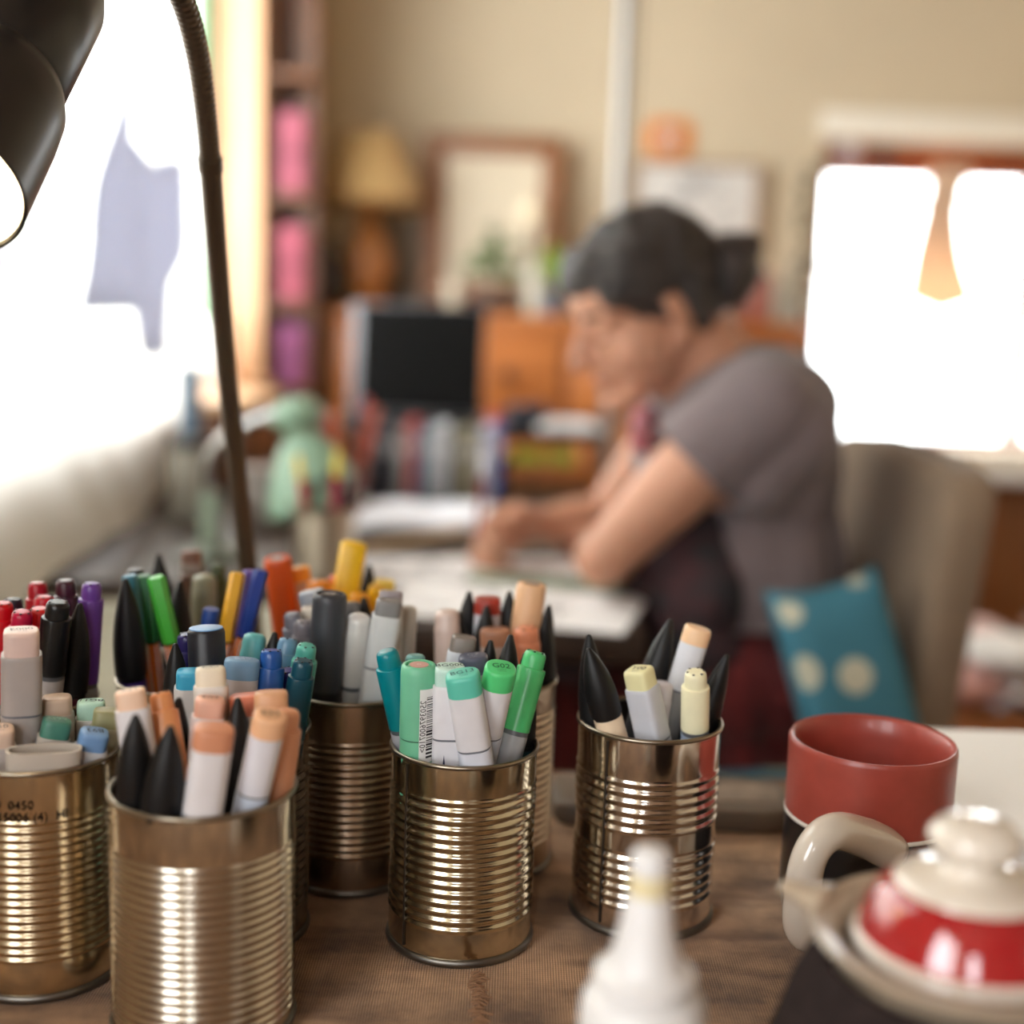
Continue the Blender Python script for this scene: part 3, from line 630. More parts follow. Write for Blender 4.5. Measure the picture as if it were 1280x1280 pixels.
 ('E', ci, (514, 818), (518, 900), .0070, 'pale aqua marker behind the sticker-marked green one', dict(colr=(120, 178, 176), holes=False)),
 ('E', bd, (522, 830), (517, 930), .0086, 'sea-green round marker with white barcode sticker', dict(colr=(118, 198, 160), disc=(210, 160, 150), text='o', r=.0092, capl=.038, sticker=(4.80, 5.65), low=(118, 198, 160))),
 ('E', sk, (555, 832), (558, 940), .0082, 'white marker with pale ice-green end plug, middle can', dict(plug=(196, 226, 216), body=(226, 224, 228), text='BG000', trot=8, w=.0175, d=.0150, capl=.028, plugl=.009, nib=-.0022, tcol=(40, 60, 70))),
 ('E', sk, (576, 841), (604, 945), .0082, 'leaning white marker with turquoise end, front of the middle can', dict(plug=(96, 198, 176), body=(222, 220, 224), low=(214, 218, 230), text='BG13', trot=12, w=.0172, d=.0150, flush=True, capl=.030, p=2.8, plugl=.010, nib=.001, tcol=(40, 90, 90))),
 ('E', sk, (582, 795), (576, 880), .0078, 'white marker with taupe-grey end at the back of the middle can', dict(plug=(128, 118, 112), body=(216, 220, 228), text='W5')),
 ('E', sk, (598, 819), (612, 900), .0080, 'grey marker with slate blue flush end, middle can', dict(plug=(84, 90, 110), body=(186, 184, 190), text='C7', flush=True, tcol=(190, 190, 200), p=2.8, trot=5)),
 ('E', sk, (634, 834), (639, 945), .0080, 'white marker with bright green end and green smudges, middle can', dict(plug=(84, 204, 124), body=(222, 220, 224), low=(206, 212, 226), text='G02', trot=5, w=.0162, d=.0148, flush=True, capl=.030, p=2.4, plugl=.010, tcol=(20, 90, 50))),
 ('E', br, (661, 816), (665, 930), .0064, 'slim black pointed cap at the right rim of the middle can', dict(low=(24, 60, 66), r=.0068, capl=.052)),
 ('E', ci, (667, 814), (676, 880), .0072, 'spring green vented marker behind the slim black point', dict(colr=(82, 196, 120), r=.0076)),
 ('E', br, (617, 800), (616, 880), .0068, 'left of two short black points behind the bright green end', dict(low=(30, 30, 34), r=.0070)),
 ('E', br, (640, 793), (632, 880), .0070, 'right of two short black points behind the bright green end', dict(low=(30, 30, 34), r=.0074)),
 # can F
 ('F', ci, (555, 762), (556, 830), .0070, 'pinkish beige marker at the left of the hidden can', dict(colr=(218, 196, 186), r=.0076, smoothtop=True)),
 ('F', br, (588, 739), (586, 810), .0068, 'black pointed cap left of the brick-red plugged marker', dict(low=(30, 30, 34), r=.0074)),
 ('F', sk, (610, 747), (609, 820), .0078, 'pale marker with brick-red end plug', dict(plug=(160, 50, 36), body=(200, 202, 212), flush=True, p=2.8)),
 ('F', br, (636, 739), (634, 810), .0068, 'black pointed cap right of the brick-red plugged marker', dict(low=(30, 30, 34), r=.0074)),
 ('F', br, (609, 757), (606, 830), .0068, 'black point directly in front of the brick-red plugged marker', dict(low=(30, 30, 34), r=.0078)),
 ('F', bd, (667, 729), (655, 810), .0088, 'tall peach marker with dark end disc', dict(colr=(232, 186, 144), r=.0090, text='PE')),
 ('F', sk, (618, 786), (624, 850), .0082, 'marker with cocoa brown flush end', dict(plug=(176, 122, 92), body=(190, 170, 160), text='E39', flush=True, w=.0175, trot=5)),
 ('F', ci, (658, 784), (662, 850), .0078, 'peachy orange marker with dark vent holes', dict(colr=(222, 140, 104), r=.0084, knob=.9)),
 ('F', br, (692, 756), (686, 850), .0068, 'rear black point at the right of the hidden can', dict(low=(60, 46, 40), r=.0072, capl=.06)),
 ('F', br, (684, 769), (682, 860), .0072, 'front black point at the right of the hidden can', dict(low=(60, 46, 40), r=.0076, capl=.06)),
 ('F', br, (573, 765), (576, 830), .0066, 'small black point right of the pinkish beige marker', dict(low=(30, 30, 34), r=.0070)),
 # can G
 ('G', br, (732, 792), (735, 880), .0070, 'rear black pointed cap with lilac barrel, silver can', dict(low=(206, 196, 216), r=.0072)),
 ('G', br, (735, 810), (763, 905), .0076, 'front black pointed cap on a cream barrel, silver can', dict(low=(238, 214, 184), r=.0080, capl=.040)),
 ('G', sk, (798, 836), (822, 925), .0080, 'grey faceted marker with pale yellow Y00 end, silver can', dict(plug=(232, 226, 176), body=(204, 206, 214), w=.0165, d=.0150, text='Y00', trot=0, p=4.5, plugl=.010)),
 ('G', ci, (829, 852), (820, 920), .0066, 'small white marker end behind the Y00 one', dict(colr=(220, 214, 222), smoothtop=True, r=.0066)),
 ('G', br, (839, 774), (822, 845), .0074, 'tall black pointed cap behind the Y00 marker', dict(low=(60, 60, 64), r=.0082, capl=.056)),
 ('G', sk, (873, 784), (846, 870), .0078, 'tall white marker with light orange end leaning right, silver can', dict(plug=(240, 200, 158), body=(214, 216, 224), low=(150, 150, 150), w=.0155, d=.014, flush=True, p=2.3, capl=.028)),
 ('G', ci, (869, 839), (864, 915), .0072, 'round cream marker with vent holes at the front, silver can', dict(colr=(238, 232, 196), low=(168, 184, 206), r=.0076, capl=.034)),
 ('G', br, (912, 818), (888, 885), .0070, 'black pointed cap leaning over the right rim of the silver can', dict(low=(34, 34, 38), r=.0074, capl=.058)),
]
YOL = {'B': [0, 0.012, 0.014, -0.004, -0.01, 0.02, -0.014, -0.028], 'H': [0.024, -0.012, 0.022, 0.006, -0.028, -0.016, 0.022, -0.03, -0.022, 0.006], 'J': [-0.026, 0.0, 0.0, -0.004, 0.0, 0.0, 0.0, -0.01, 0.02, 0.024], 'K': [-0.01, 0.01, 0.02, -0.015, 0.02, 0.0], 'C': [0.014, 0.002, -0.012, -0.02, 0.012, -0.016, -0.002, 0.03, 0.018, -0.014, -0.032, 0.03, 0.024], 'A': [0, -0.028, -0.034, 0.012, 0.03, 0.016, -0.036, 0.016, -0.024, 0.002, 0.026, 0.028, 0.022], 'D': [0.03, 0.022, 0.002, -0.01, -0.018, 0.018, -0.024, -0.018, 0.026, 0.012, 0.004], 'L': [-0.01, 0.02, -0.01, 0.0, -0.024, -0.012, 0.012, 0.01, 0.024], 'E': [-0.008, 0.014, -0.02, -0.026, -0.036, 0.022, 0.006, -0.032, 0.002, 0.014, 0.028, 0.032], 'F': [-0.01, 0.014, 0.012, 0.014, -0.004, 0.012, -0.016, -0.014, 0.012, -0.006, 0.004], 'G': [-0.006, -0.022, -0.02, 0.002, 0.024, 0.012, -0.022, 0.004]}
YO = {}
_cnt = {}
for _e in PENS:
    i_ = _cnt.get(_e[0], 0); _cnt[_e[0]] = i_ + 1; YO[_e[5]] = YOL[_e[0]][i_]
def solve():
    S = []
    for key, fn, p, q, r, lab, kw in PENS:
        c, R, H, t = TINS[key]; z0 = TZ + .0045
        zt = .90
        Y = max(c.y - .034, min(c.y + .034, onz(p[0], p[1], zt).y if onz(p[0], p[1], zt).y > 0 else 9))
        if lab in YO: Y = c.y + YO[lab]
        T_ = at(p[0], p[1], Y)
        fy = c.y + .15 * (Y - c.y)
        # foot on the line of sight of the second pixel
        d1 = ray(*p); d2 = ray(*q); n = d1.cross(d2); fx = -(n.y * fy + n.z * (z0 - CZ)) / n.x
        S.append(dict(key=key, px=p, r=r, T=T_, T0=T_.copy(), f=Vector((fx, fy, z0)), f0=Vector((fx, fy, z0)), c=c, R=R, H=H, fn=fn, br=fn is br))
    def rad(s, z):
        if s['br'] and s['T'].z - z < .045: return s['r'] * max(0.15, (s['T'].z - z) / .045) ** .6
        return s['r']
    for it in range(700):
        mv = 0
        for i, a in enumerate(S):
            for b in S[i + 1:]:
                if (a['c'] - b['c']).length > .13: continue
                zt = min(a['T'].z, b['T'].z)
                zl = (TZ + .006) if a['key'] == b['key'] else .862
                for k in range(6):
                    z = zl + (zt - .001 - zl) * k / 5
                    sa = (z - a['f'].z) / (a['T'].z - a['f'].z); sb = (z - b['f'].z) / (b['T'].z - b['f'].z)
                    pa = a['f'].lerp(a['T'], sa).xy; pb = b['f'].lerp(b['T'], sb).xy; d = pa - pb; L = d.length or 1e-5
                    g_ = rad(a, z) + rad(b, z) + .0004 - L
                    if g_ > 0:
                        u = d / L * g_ * .5; u3 = Vector((u.x, u.y, 0)); mv += g_
                        a['f'] += u3 * (1 - sa); a['T'] += u3 * sa; b['f'] -= u3 * (1 - sb); b['T'] -= u3 * sb
        for s in S:
            s['f'] += (s['f0'] - s['f']) * .012
            lim = s['R'] * .975 - .0010 - s['r'] * .97
            d = s['f'].xy - s['c']
            if d.length > lim - .001: d = d.normalized() * (lim - .001); s['f'].x, s['f'].y = (s['c'] + d)
            z = TZ + s['H']; k = (z - s['f'].z) / (s['T'].z - s['f'].z); p = s['f'].lerp(s['T'], k).xy; d = p - s['c']
            if d.length > lim: e = d.normalized() * (lim - d.length); s['T'] += Vector((e.x, e.y, 0)) * .8; s['f'] += Vector((e.x, e.y, 0)) * .3
            # back onto the line of sight of the photographed end (soft in x)
            Y = max(s['c'].y - .062, min(s['c'].y + .066, s['T'].y + (s['T0'].y - s['T'].y) * .04)); t_ = at(s['px'][0], s['px'][1], Y)
            dx = max(-.0030, min(.0030, (s['T'].x - t_.x) * .85)); s['T'] = t_ + Vector((dx, 0, 0))
    return S, mv
SOL, resid = solve()
print('PEN RELAX residual', round(resid, 4))
for s, (key, fn, p, q, r, lab, kw) in zip(SOL, PENS):
    ax = s['T'] - s['f']; L = ax.length
    z = ax.normalized(); x = (Vector((1, 0, 0)) - z * z.x).normalized(); y = z.cross(x)
    # turn flat side to the viewer
    tw = math.atan2(s['f'].x, s['f'].y); M3 = Matrix((x, y, z)).transposed() @ Matrix.Rotation(-tw, 3, 'Z')
    if 'Y00' in str(kw.get('text')): M3 = M3 @ Matrix.Rotation(math.radians(-28), 3, 'Z')
    nm = {sk: 'marker_pen', ci: 'marker_pen', br: 'brush_pen', bd: 'marker_pen', fl: 'fineliner_pen', pl: 'marker_pen', oval: 'marker_pen'}[fn]
    Mf = s['f']
    if fn is oval:
        L = .05; Mf = s['T'] - z * L
    t = thing(nm, lab, {'marker_cap': 'cap'}.get(nm, 'pen'), Mf, M3, G)
    for name, bm, m in fn(L, **kw): part(name, bm, m, t, world=False, smooth=45)
# ------------------------------------------------------------------ mug
def L4(loc, R=None): return Matrix.Translation(Vector(loc)) @ (R.to_4x4() if R else Matrix.Identity(4))
mc = Vector((.2035, .702, TZ)); MR = .0455; MH = .104
mug = thing('coffee_mug', 'large mug with brick red top, white line and black lower half', 'mug', mc)
def mugr(z): return MR * (.90 + .10 * min(1, (z / .018)) ** .5) if z < .018 else MR * (1.0 - .008 * math.sin((z - .018) / .086 * PI))
ZB = .0610
REDG = mat((156, 66, 54), rough=.38, spec=.5, var=.07, vscale=90, bump=.04, bscale=300, coat=.15)
bm = bmesh.new(); zs = [ZB + .0012 + (MH - .003 - ZB - .0012) * k / 8 for k in range(9)]
pr = [(mugr(z), z) for z in zs] + [(MR * .995, MH - .0015), (MR * .975, MH), (MR * .945, MH - .0003), (MR * .915, MH - .002)] + [(MR * .89, MH - .012), (MR * .885, .03), (MR * .84, .014), (MR * .6, .009), (.0004, .008)]
lathe(bm, pr, 72, None, False, False); part('glazed_upper', bm, REDG, mug, world=False, smooth=50)
bm = bmesh.new(); lathe(bm, [(mugr(ZB - .0012) + .0001, ZB - .0012), (mugr(ZB) + .0004, ZB - .0006), (mugr(ZB) + .0004, ZB + .0006), (mugr(ZB) + .0001, ZB + .0012)], 72, None, False, False); part('white_band', bm, mat((230, 222, 210), rough=.5), mug, world=False)
bm = bmesh.new(); zs = [.0005, .002, .005, .01, .018, .03, .045, ZB - .0012]; lathe(bm, [(.0004, .0005)] + [(mugr(z) * (.94 if z < .001 else 1), z) for z in zs], 72, None, False, False); part('black_lower', bm, mat((20, 20, 23), rough=.28, coat=.2), mug, world=False, smooth=50)
CREAM = mat((218, 207, 192), rough=.14, spec=.6, coat=.6)
hp = [at(1112, 1062, mc.y - MR * .86), at(1078, 1046, mc.y - MR * .98 - .012), at(1040, 1040, mc.y - MR * 1.0 - .034), at(1014, 1066, mc.y - MR - .042), at(1004, 1112, mc.y - MR - .040), at(1010, 1165, mc.y - MR - .026), at(1040, 1200, mc.y - MR + .0)]
hp = [p for p in hp]; hp[-1] = Vector((mc.x - .012, mc.y - MR * .93, TZ + .018))
sp = spline(hp, 8); bm = bmesh.new(); rr = [.0088 + .0022 * math.cos(PI * k / (len(sp) - 1)) ** 2 for k in range(len(sp))]
tube(bm, sp, rr, 18); part('handle', bm, CREAM, mug, smooth=True, label='glossy cream handle')

# ------------------------------------------------------------------ teapot in its cosy
tc_ = Vector((.163, .432, TZ)); 
STONE = mat((168, 150, 128), rough=.32, var=.1, vscale=80, coat=.2)
pot = thing('teapot', 'small tan stoneware teapot with red and cream lid, bottom right corner', 'teapot', tc_)
RZ = .121
bm = bmesh.new(); lathe(bm, [(.0004, .004), (.036, .004), (.046, .012), (.052, .035), (.052, .065), (.046, .095), (.0425, .108), (.0455, .116), (.0515, RZ), (.0532, RZ + .0012), (.0520, RZ + .0024), (.0455, RZ + .001), (.0405, RZ - .006), (.038, RZ - .014), (.044, .07), (.040, .02), (.0004, .012)], 72, None, False, False)
part('pot_body', bm, STONE, pot, world=False, smooth=50)
# pouring lip pointing left
bm = bmesh.new(); rings = []
tip = onz(978, 1106, TZ + RZ + .002) - tc_
for k in range(9):
    s = k / 8; c0 = Vector((-.042, .026, RZ - .000)); c = c0.lerp(tip, s); w_ = .0075 * (1 - s) ** 1.3 + .0046; h_ = .0035 * (1 - s) + .0022
    ax = (tip - c0).normalized(); sd = Vector((0, 0, 1)).cross(ax).normalized(); up = ax.cross(sd)
    rings.append([c + sd * w_ * math.cos(2 * PI * j / 16) + up * h_ * math.sin(2 * PI * j / 16) for j in range(16)])
loft(bm, rings); part('pouring_lip', bm, STONE, pot, world=False, smooth=True)
lid = part('lid', (lambda b: (lathe(b, [(.0004, RZ - .004), (.036, RZ - .004), (.0375, RZ - .001), (.0370, RZ + .002), (.0352, RZ + .009), (.0310, RZ + .0165), (.0245, RZ + .0215)], 72, None, False, True), b)[1])(bmesh.new()), mat((158, 28, 32), rough=.10, spec=.7, coat=1.0), pot, world=False, smooth=50, label='glossy red lid')
for nm, pr_ in (('lid_rim', [(.0365, RZ - .003), (.0388, RZ - .002), (.0392, RZ), (.0376, RZ + .0018), (.0366, RZ + .0022)]), ('lid_crown', [(.0262, RZ + .0205), (.0255, RZ + .0222), (.0190, RZ + .0240), (.0120, RZ + .0255), (.0096, RZ + .0270), (.0092, RZ + .0290), (.0108, RZ + .0312), (.0142, RZ + .0330), (.0158, RZ + .0362), (.0154, RZ + .0396), (.0122, RZ + .0428), (.0070, RZ + .0445), (.0004, RZ + .0450)])):
    bm = bmesh.new(); lathe(bm, pr_, 56, None, True, False); o = part(nm, bm, CREAM, lid, world=False, smooth=60, label='glossy cream ' + ('knob and crown' if nm == 'lid_crown' else 'edge'))
# felt cosy
cz_ = thing('tea_cosy', 'dark brown felt cosy wrapped around the teapot body', 'tea cosy', tc_)
bm = bmesh.new(); lathe(bm, [(.058, .0008), (.062, .003), (.068, .03), (.0665, .07), (.0595, .095), (.0520, .110), (.0500, .1135), (.0478, .1135), (.0478, .108), (.0535, .090), (.0560, .060), (.0555, .004), (.0555, .0008)], 96, None, False, False)
bm.normal_update()
for v in bm.verts: v.co += v.co.normalized() * .0012 * noise.noise(v.co * 70)
part('felt', bm, mat((46, 37, 35), rough=.95, spec=.1, var=.4, vscale=260, bump=1.0, bscale=700), cz_, world=False, smooth=True)

# ------------------------------------------------------------------ glue bottle
gb = Vector((0, 0, 0)); tipw = at(838, 1062, .418); gx, gy = tipw.x - .0065, .418
glue = thing('glue_bottle', 'white plastic squeeze bottle with pointed nozzle in the foreground', 'bottle', (gx, gy, TZ))
hz = tipw.z - TZ; PW = mat((224, 222, 220), rough=.35, sss=.0)
bm = bmesh.new(); lathe(bm, [(.0004, .0005), (.0200, .0005), (.0215, .003), (.0215, hz - .060), (.0208, hz - .054), (.0180, hz - .050), (.0120, hz - .048), (.0120, hz - .046), (.0004, hz - .046)], 48, None, False, False); part('bottle_body', bm, PW, glue, world=False, smooth=50)
bm = bmesh.new(); lathe(bm, [(.0004, hz - .0485), (.0172, hz - .0485), (.0176, hz - .047), (.0172, hz - .0435), (.0135, hz - .0415), (.0120, hz - .038), (.0092, hz - .027), (.0082, hz - .019), (.0070, hz - .0155), (.0066, hz - .014)], 40, None, False, True); part('nozzle', bm, PW, glue, world=False, smooth=50)
bm = bmesh.new(); lathe(bm, [(.0067, hz - .0165), (.0072, hz - .014), (.0070, hz - .0085), (.0062, hz - .008)], 32); part('dried_glue', bm, mat((226, 212, 168), rough=.4), glue, world=False, label='yellowed dried glue')
bm = bmesh.new(); lathe(bm, [(.0064, hz - .0085), (.0067, hz - .008), (.0064, hz - .002), (.0046, hz), (.0004, hz)], 32); part('nozzle_tip', bm, PW, glue, world=False, smooth=50)

# ------------------------------------------------------------------ slab and box on the table
bm = bmesh.new(); ca = onz(835, 1008, TZ); S = sect(.160, .068, 7, 40)
loft(bm, [[Vector((ca.x + x * s, .848 + y * s, TZ + z)) for x, y in S] for s, z in ((.97, .0004), (1, .003), (1, .011), (.985, .0135), (.95, .0145))])
wal = thing('leather_case', 'dark worn leather case lying behind the silver can', 'case', (ca.x, .848, TZ))
part('case_body', bm, mat((72, 62, 52), rough=.45, rgb2=(104, 90, 76), vscale=25, bump=.3, bscale=60), wal)
bm = bmesh.new(); S = sect(.055, .036, 5, 28); loft(bm, [[Vector((ca.x + .045 + x, .850 + y, TZ + z)) for x, y in S] for z in (.0144, .0150)]); part('grip_patch', bm, mat((128, 112, 98), rough=.6, var=.3, vscale=60), wal, label='lighter rubbed patch')
pb = thing('paper_stack', 'thick white paper stack on the table right of the red mug', 'paper', (.36, .80, TZ))
rr = random.Random(2)
for k in range(5):
    bm = bmesh.new(); box(bm, (.372 + rr.uniform(-.003, .003), .82 + rr.uniform(-.003, .003), TZ + .0008 + k * .0082 + .004), (.19, .20, .0080), R3('Z', rr.uniform(-2, 2)), bev=.0006)
    part('paper_ream', bm, mat((232, 228, 222), rough=.8), pb)

# ------------------------------------------------------------------ black gooseneck lamp
LB = thing('gooseneck_lamp', 'black gooseneck lamp with lit bell head, clamped to the table edge', 'lamp', (-.185, .93, TZ))
BM = mat((30, 28, 27), rough=.33, spec=.5); NECK = mat((92, 78, 64), rough=.36, metal=.6)
path = [Vector((-.1900, .922, TZ + .012)), at(316, 820, .918), at(309, 700, .905), at(298, 600, .89), at(284, 470, .865), at(272, 330, .835), at(263, 205, .80)]
sp = spline(path, 8); bm = bmesh.new(); tube(bm, sp, .0068, 18); part('stem', bm, NECK, LB, smooth=True)
top = path[-1]
flex = [top, at(257, 140, .782), at(247, 70, .76), at(228, 0, .735), at(190, -70, .705), at(140, -115, .68), at(96, -120, .66), at(74, -80, .65)]
sp = spline(flex, 16); bm = bmesh.new(); rr = [.0062 + .00045 * (k % 2) for k in range(len(sp))]
# ribbed flexible hose: fine corrugation
fine = spline(flex, 40); tube(bm, fine, [.0063 + .0004 * math.sin(k * PI / 2) for k in range(len(fine))], 16); part('flexible_neck', bm, NECK, LB, smooth=True)
bm = bmesh.new(); tube(bm, [top - (path[-1] - path[-2]).normalized() * .004, top + (path[-1] - path[-2]).normalized() * .004], .0076, 18); part('collar', bm, NECK, LB)
bm = bmesh.new(); box(bm, (-.19, .930, TZ + .006), (.036, .056, .0115), bev=.003); box(bm, (-.19, .954, TZ - .03), (.03, .008, .07), bev=.002); box(bm, (-.19, .930, TZ - .062), (.03, .052, .008), bev=.002)
part('clamp', bm, BM, LB)
bm = bmesh.new(); tube(bm, [(-.19, .912, TZ - .075), (-.19, .912, TZ - .038)], .004, 12); part('clamp_screw', bm, NECK, LB)
# head: axis from socket towards the opening
Hc = at(-84, 232, .610)                      # centre of the opening
A2 = (-CU * .985 - CR * .10).normalized(); ax = (A2 * math.cos(math.radians(36)) - _f * math.sin(math.radians(36))).normalized()
zx = -ax; xx = Vector((1, 0, 0)); xx = (xx - zx * xx.dot(zx)).normalized(); yy = zx.cross(xx)
HM = Matrix.Translation(Hc) @ Matrix((xx, yy, zx)).transposed().to_4x4()
RO = .0405
bm = bmesh.new(); lathe(bm, [(RO, 0), (RO + .0012, .0008), (RO + .001, .003), (RO + .0012, .05), (RO + .0004, .066), (RO - .003, .076), (.030, .086), (.012, .088), (.012, .0865), (.029, .0845), (RO - .0045, .074), (RO - .001, .064), (RO - .001, .004), (RO - .0006, .0005)], 72, HM, False, False)
part('shade', bm, BM, LB, smooth=50)
bm = bmesh.new(); lathe(bm, [(RO - .0014, .002), (RO - .0018, .062), (RO - .006, .073), (.028, .083), (.012, .0852)], 64, HM, False, False); part('shade_lining', bm, mat((245, 240, 228), rough=.5), LB, smooth=50, label='white enamelled lining')
bm = bmesh.new(); lathe(bm, [(.034, .079), (.036, .082), (.0375, .150), (.034, .164), (.0003, .168)], 56, HM, False, False); part('socket_housing', bm, BM, LB, smooth=50)
bm = bmesh.new(); lathe(bm, [(.0003, .018), (.010, .020), (.018, .028), (.021, .040), (.018, .054), (.011, .068), (.010, .086)], 32, HM, False, False)
part('bulb', bm, mat((255, 244, 220), rough=.4, emit=(255, 236, 205), es=20.0), LB, smooth=True)
bm = bmesh.new(); tube(bm, [HM @ Vector((0, 0, .155)), at(74, -80, .65)], .009, 12); part('swivel', bm, NECK, LB)
# ------------------------------------------------------------------ sage cloth bench along the window
sb = thing('side_cabinet', 'low cabinet under a sage grey cloth below the bright curtain', 'cabinet', (-.5, 1.24, 0))
bm = bmesh.new(); box(bm, (-.385, 1.22, .365), (.38, .46, .71), bev=.004); part('cabinet_body', bm, DARKWOOD, sb)
bm = bmesh.new(); box(bm, (-.385, 1.22, .729), (.41, .49, .018), bev=.007, bseg=3); part('cloth_cover', bm, cloth((150, 146, 128), var=.15), sb, label='sage grey cloth cover')
# ------------------------------------------------------------------ artist's desk
DKX0, DKX1, DKY0, DKY1 = -.60, .145, 1.51, 2.78
dk = thing('writing_desk', 'dark wooden desk the woman is drawing at', 'desk', (-.2, 2.1, 0))
bm = bmesh.new(); box(bm, (-.2275, 2.145, .73), (.745, 1.27, .036), bev=.003); box(bm, (.0, 1.43, .73), (.29, .165, .036), bev=.003); part('desktop', bm, wood((66, 52, 42), (48, 36, 30), .45, 1, 3.), dk)
for x, y in ((-.55, 1.56), (-.55, 2.72), (-.115, 1.385), (.10, 2.72)):
    bm = bmesh.new(); box(bm, (x, y, .355), (.05, .05, .70), bev=.003); part('leg', bm, DARKWOOD, dk)
Z0 = .7485
PAP = mat((236, 234, 234), rough=.8)
def sheet(name, c, sx, sy, deg, z, label, m=PAP, cat='paper', th=.0008, marks=None, group=None):
    t = thing(name, label, cat, (c[0], c[1], z), R3('Z', deg), group)
    bm = bmesh.new(); box(bm, (0, 0, th / 2), (sx, sy, th)); part('sheet', bm, m, t, world=False)
    if marks:
        bm = bmesh.new(); rr = random.Random(marks)
        for _ in range(16):
            x, y = rr.uniform(-.30, .30) * sx, rr.uniform(-.32, .32) * sy; P = []; a = rr.uniform(0, 6.3)
            for k in range(9): P.append(Vector((x, y, th + .0002))); a += rr.uniform(-.7, .7); x += .008 * math.cos(a); y += .008 * math.sin(a)
            tube(bm, P, .0009, 5)
        part('pencil_drawing', bm, mat((120, 118, 122), rough=.8), t, world=False, label='grey pencil lines')
    return t
c1 = onz(590, 702, .75); c2 = onz(645, 752, .75)
sheet('drawing_sheet', (-.055, 1.62), .30, .21, 8, Z0, 'white sheet under her drawing hand', marks=4)
sheet('drawing_sheet', (.010, 1.452), .27, .185, -14, Z0 + .001, 'white drawing sheet at the near desk edge in front of her elbow', marks=9)
sheet('green_print', (.040, 1.545), .20, .15, -8, Z0 + .0002, 'green patterned print showing between the two white sheets', m=mat((48, 84, 62), rough=.7, rgb2=(150, 160, 130), vscale=30), th=.0007)
cb = onz(545, 642, .765)
bk = thing('sketchbook', 'open white sketchbook lying behind the drawing hand', 'book', (-.12, 1.99, Z0), R3('Z', 4))
bm = bmesh.new(); box(bm, (0, 0, .003), (.29, .20, .006), bev=.001); part('cover', bm, mat((60, 60, 66), rough=.6), bk, world=False, label='dark cover')
for sx in (-1, 1):
    bm = bmesh.new(); n = 10; rings = []
    for k in range(n + 1):
        x = sx * .138 * k / n; h = .006 + .010 * math.sin(PI * min(1, k / n * 1.05 + .12)) * .9
        rings.append([Vector((x, -.094, .0062)), Vector((x, .094, .0062)), Vector((x, .094, h + .006)), Vector((x, -.094, h + .006))])
    loft(bm, rings); part('pages', bm, mat((240, 242, 250), rough=.7), bk, world=False, smooth=50)
bm = bmesh.new(); a, b = onz(448, 690, .752), onz(585, 664, .752); d = (b - a); box(bm, (a + b) / 2 + Vector((0, 0, .003)), (d.length, .018, .005), R3('Z', math.degrees(math.atan2(d.y, d.x))), bev=.001)
solo('wooden_ruler', bm, wood((196, 166, 124), (180, 148, 104), .5, 0), 'pale wooden ruler lying in front of the sketchbook', 'ruler')

# rack of slim books in front of the laptop
rk = thing('book_rack', 'black wire rack holding slim spines in front of the laptop', 'rack', (-.145, 2.24, Z0))
bm = bmesh.new()
for (c, s) in (((-.145, 2.25, Z0 + .004), (.27, .11, .006)), ((-.145, 2.303, Z0 + .04), (.27, .004, .075)), ((-.279, 2.25, Z0 + .04), (.004, .11, .075)), ((-.011, 2.25, Z0 + .04), (.004, .11, .075))): box(bm, c, s, bev=.001)
part('rack_frame', bm, mat((26, 26, 30), rough=.5), rk)
cols = [(150, 60, 44), (30, 32, 40), (52, 56, 66), (44, 46, 54), (150, 150, 150), (176, 58, 52), (96, 120, 146), (170, 176, 182), (206, 208, 214), (44, 48, 56), (168, 160, 132), (96, 92, 88), (206, 208, 220), (84, 96, 160)]
names = 'rust red,black,charcoal,dark grey,mid grey,bright red,steel blue,silver grey,off-white,near black,khaki,brown grey,white,violet blue'.split(',')
x = -.270
for k, (c, nme) in enumerate(zip(cols, names)):
    w_ = .0155; h_ = (.105, .095, .118, .112, .108, .128, .112, .118, .122, .105, .116, .108, .120, .126)[k]
    t = thing('slim_book', '%s spine standing in the black rack before the laptop' % nme, 'book', (x + w_ / 2, 2.245, Z0 + .0075), None, 'slim books in the black rack')
    bm = bmesh.new(); box(bm, (0, 0, h_ / 2), (w_, .09, h_), bev=.0015); part('cover', bm, mat(c, rough=.5), t, world=False)
    bm = bmesh.new(); box(bm, (0, -.0452, h_ * .72), (w_ * .7, .0006, h_ * .22)); part('spine_label', bm, mat(tuple(min(255, int(q * .5 + 120)) for q in c), rough=.6), t, world=False)
    x += w_ + .0025
# desk organiser with laptop on top
og = thing('desk_organiser', 'wooden desk riser with black top under the laptop', 'shelf', (-.08, 2.56, Z0))
OR = wood((188, 118, 62), (158, 92, 44), .4, 0, 3.)
ZT = .852
bm = bmesh.new(); box(bm, (-.085, 2.56, ZT - .008), (.50, .30, .016), bev=.002); part('riser_top', bm, mat((34, 31, 30), rough=.4), og)
for k, x in enumerate((-.329, -.085, .158)):
    bm = bmesh.new(); box(bm, (x, 2.56, (Z0 + ZT - .016) / 2), (.012, .28, ZT - .016 - Z0)); part('side_panel', bm, OR, og)
for x in (-.207, .0365):
    bm = bmesh.new(); box(bm, (x, 2.435, Z0 + .021), (.226, .018, .038), bev=.002); f = part('drawer', bm, OR, og)
    bm = bmesh.new(); lathe(bm, [(.004, 0), (.004, .008), (.007, .012), (.0003, .015)], 14, L4((x, 2.426, Z0 + .021), R3('X', 90))); part('knob', bm, DARKWOOD, f)
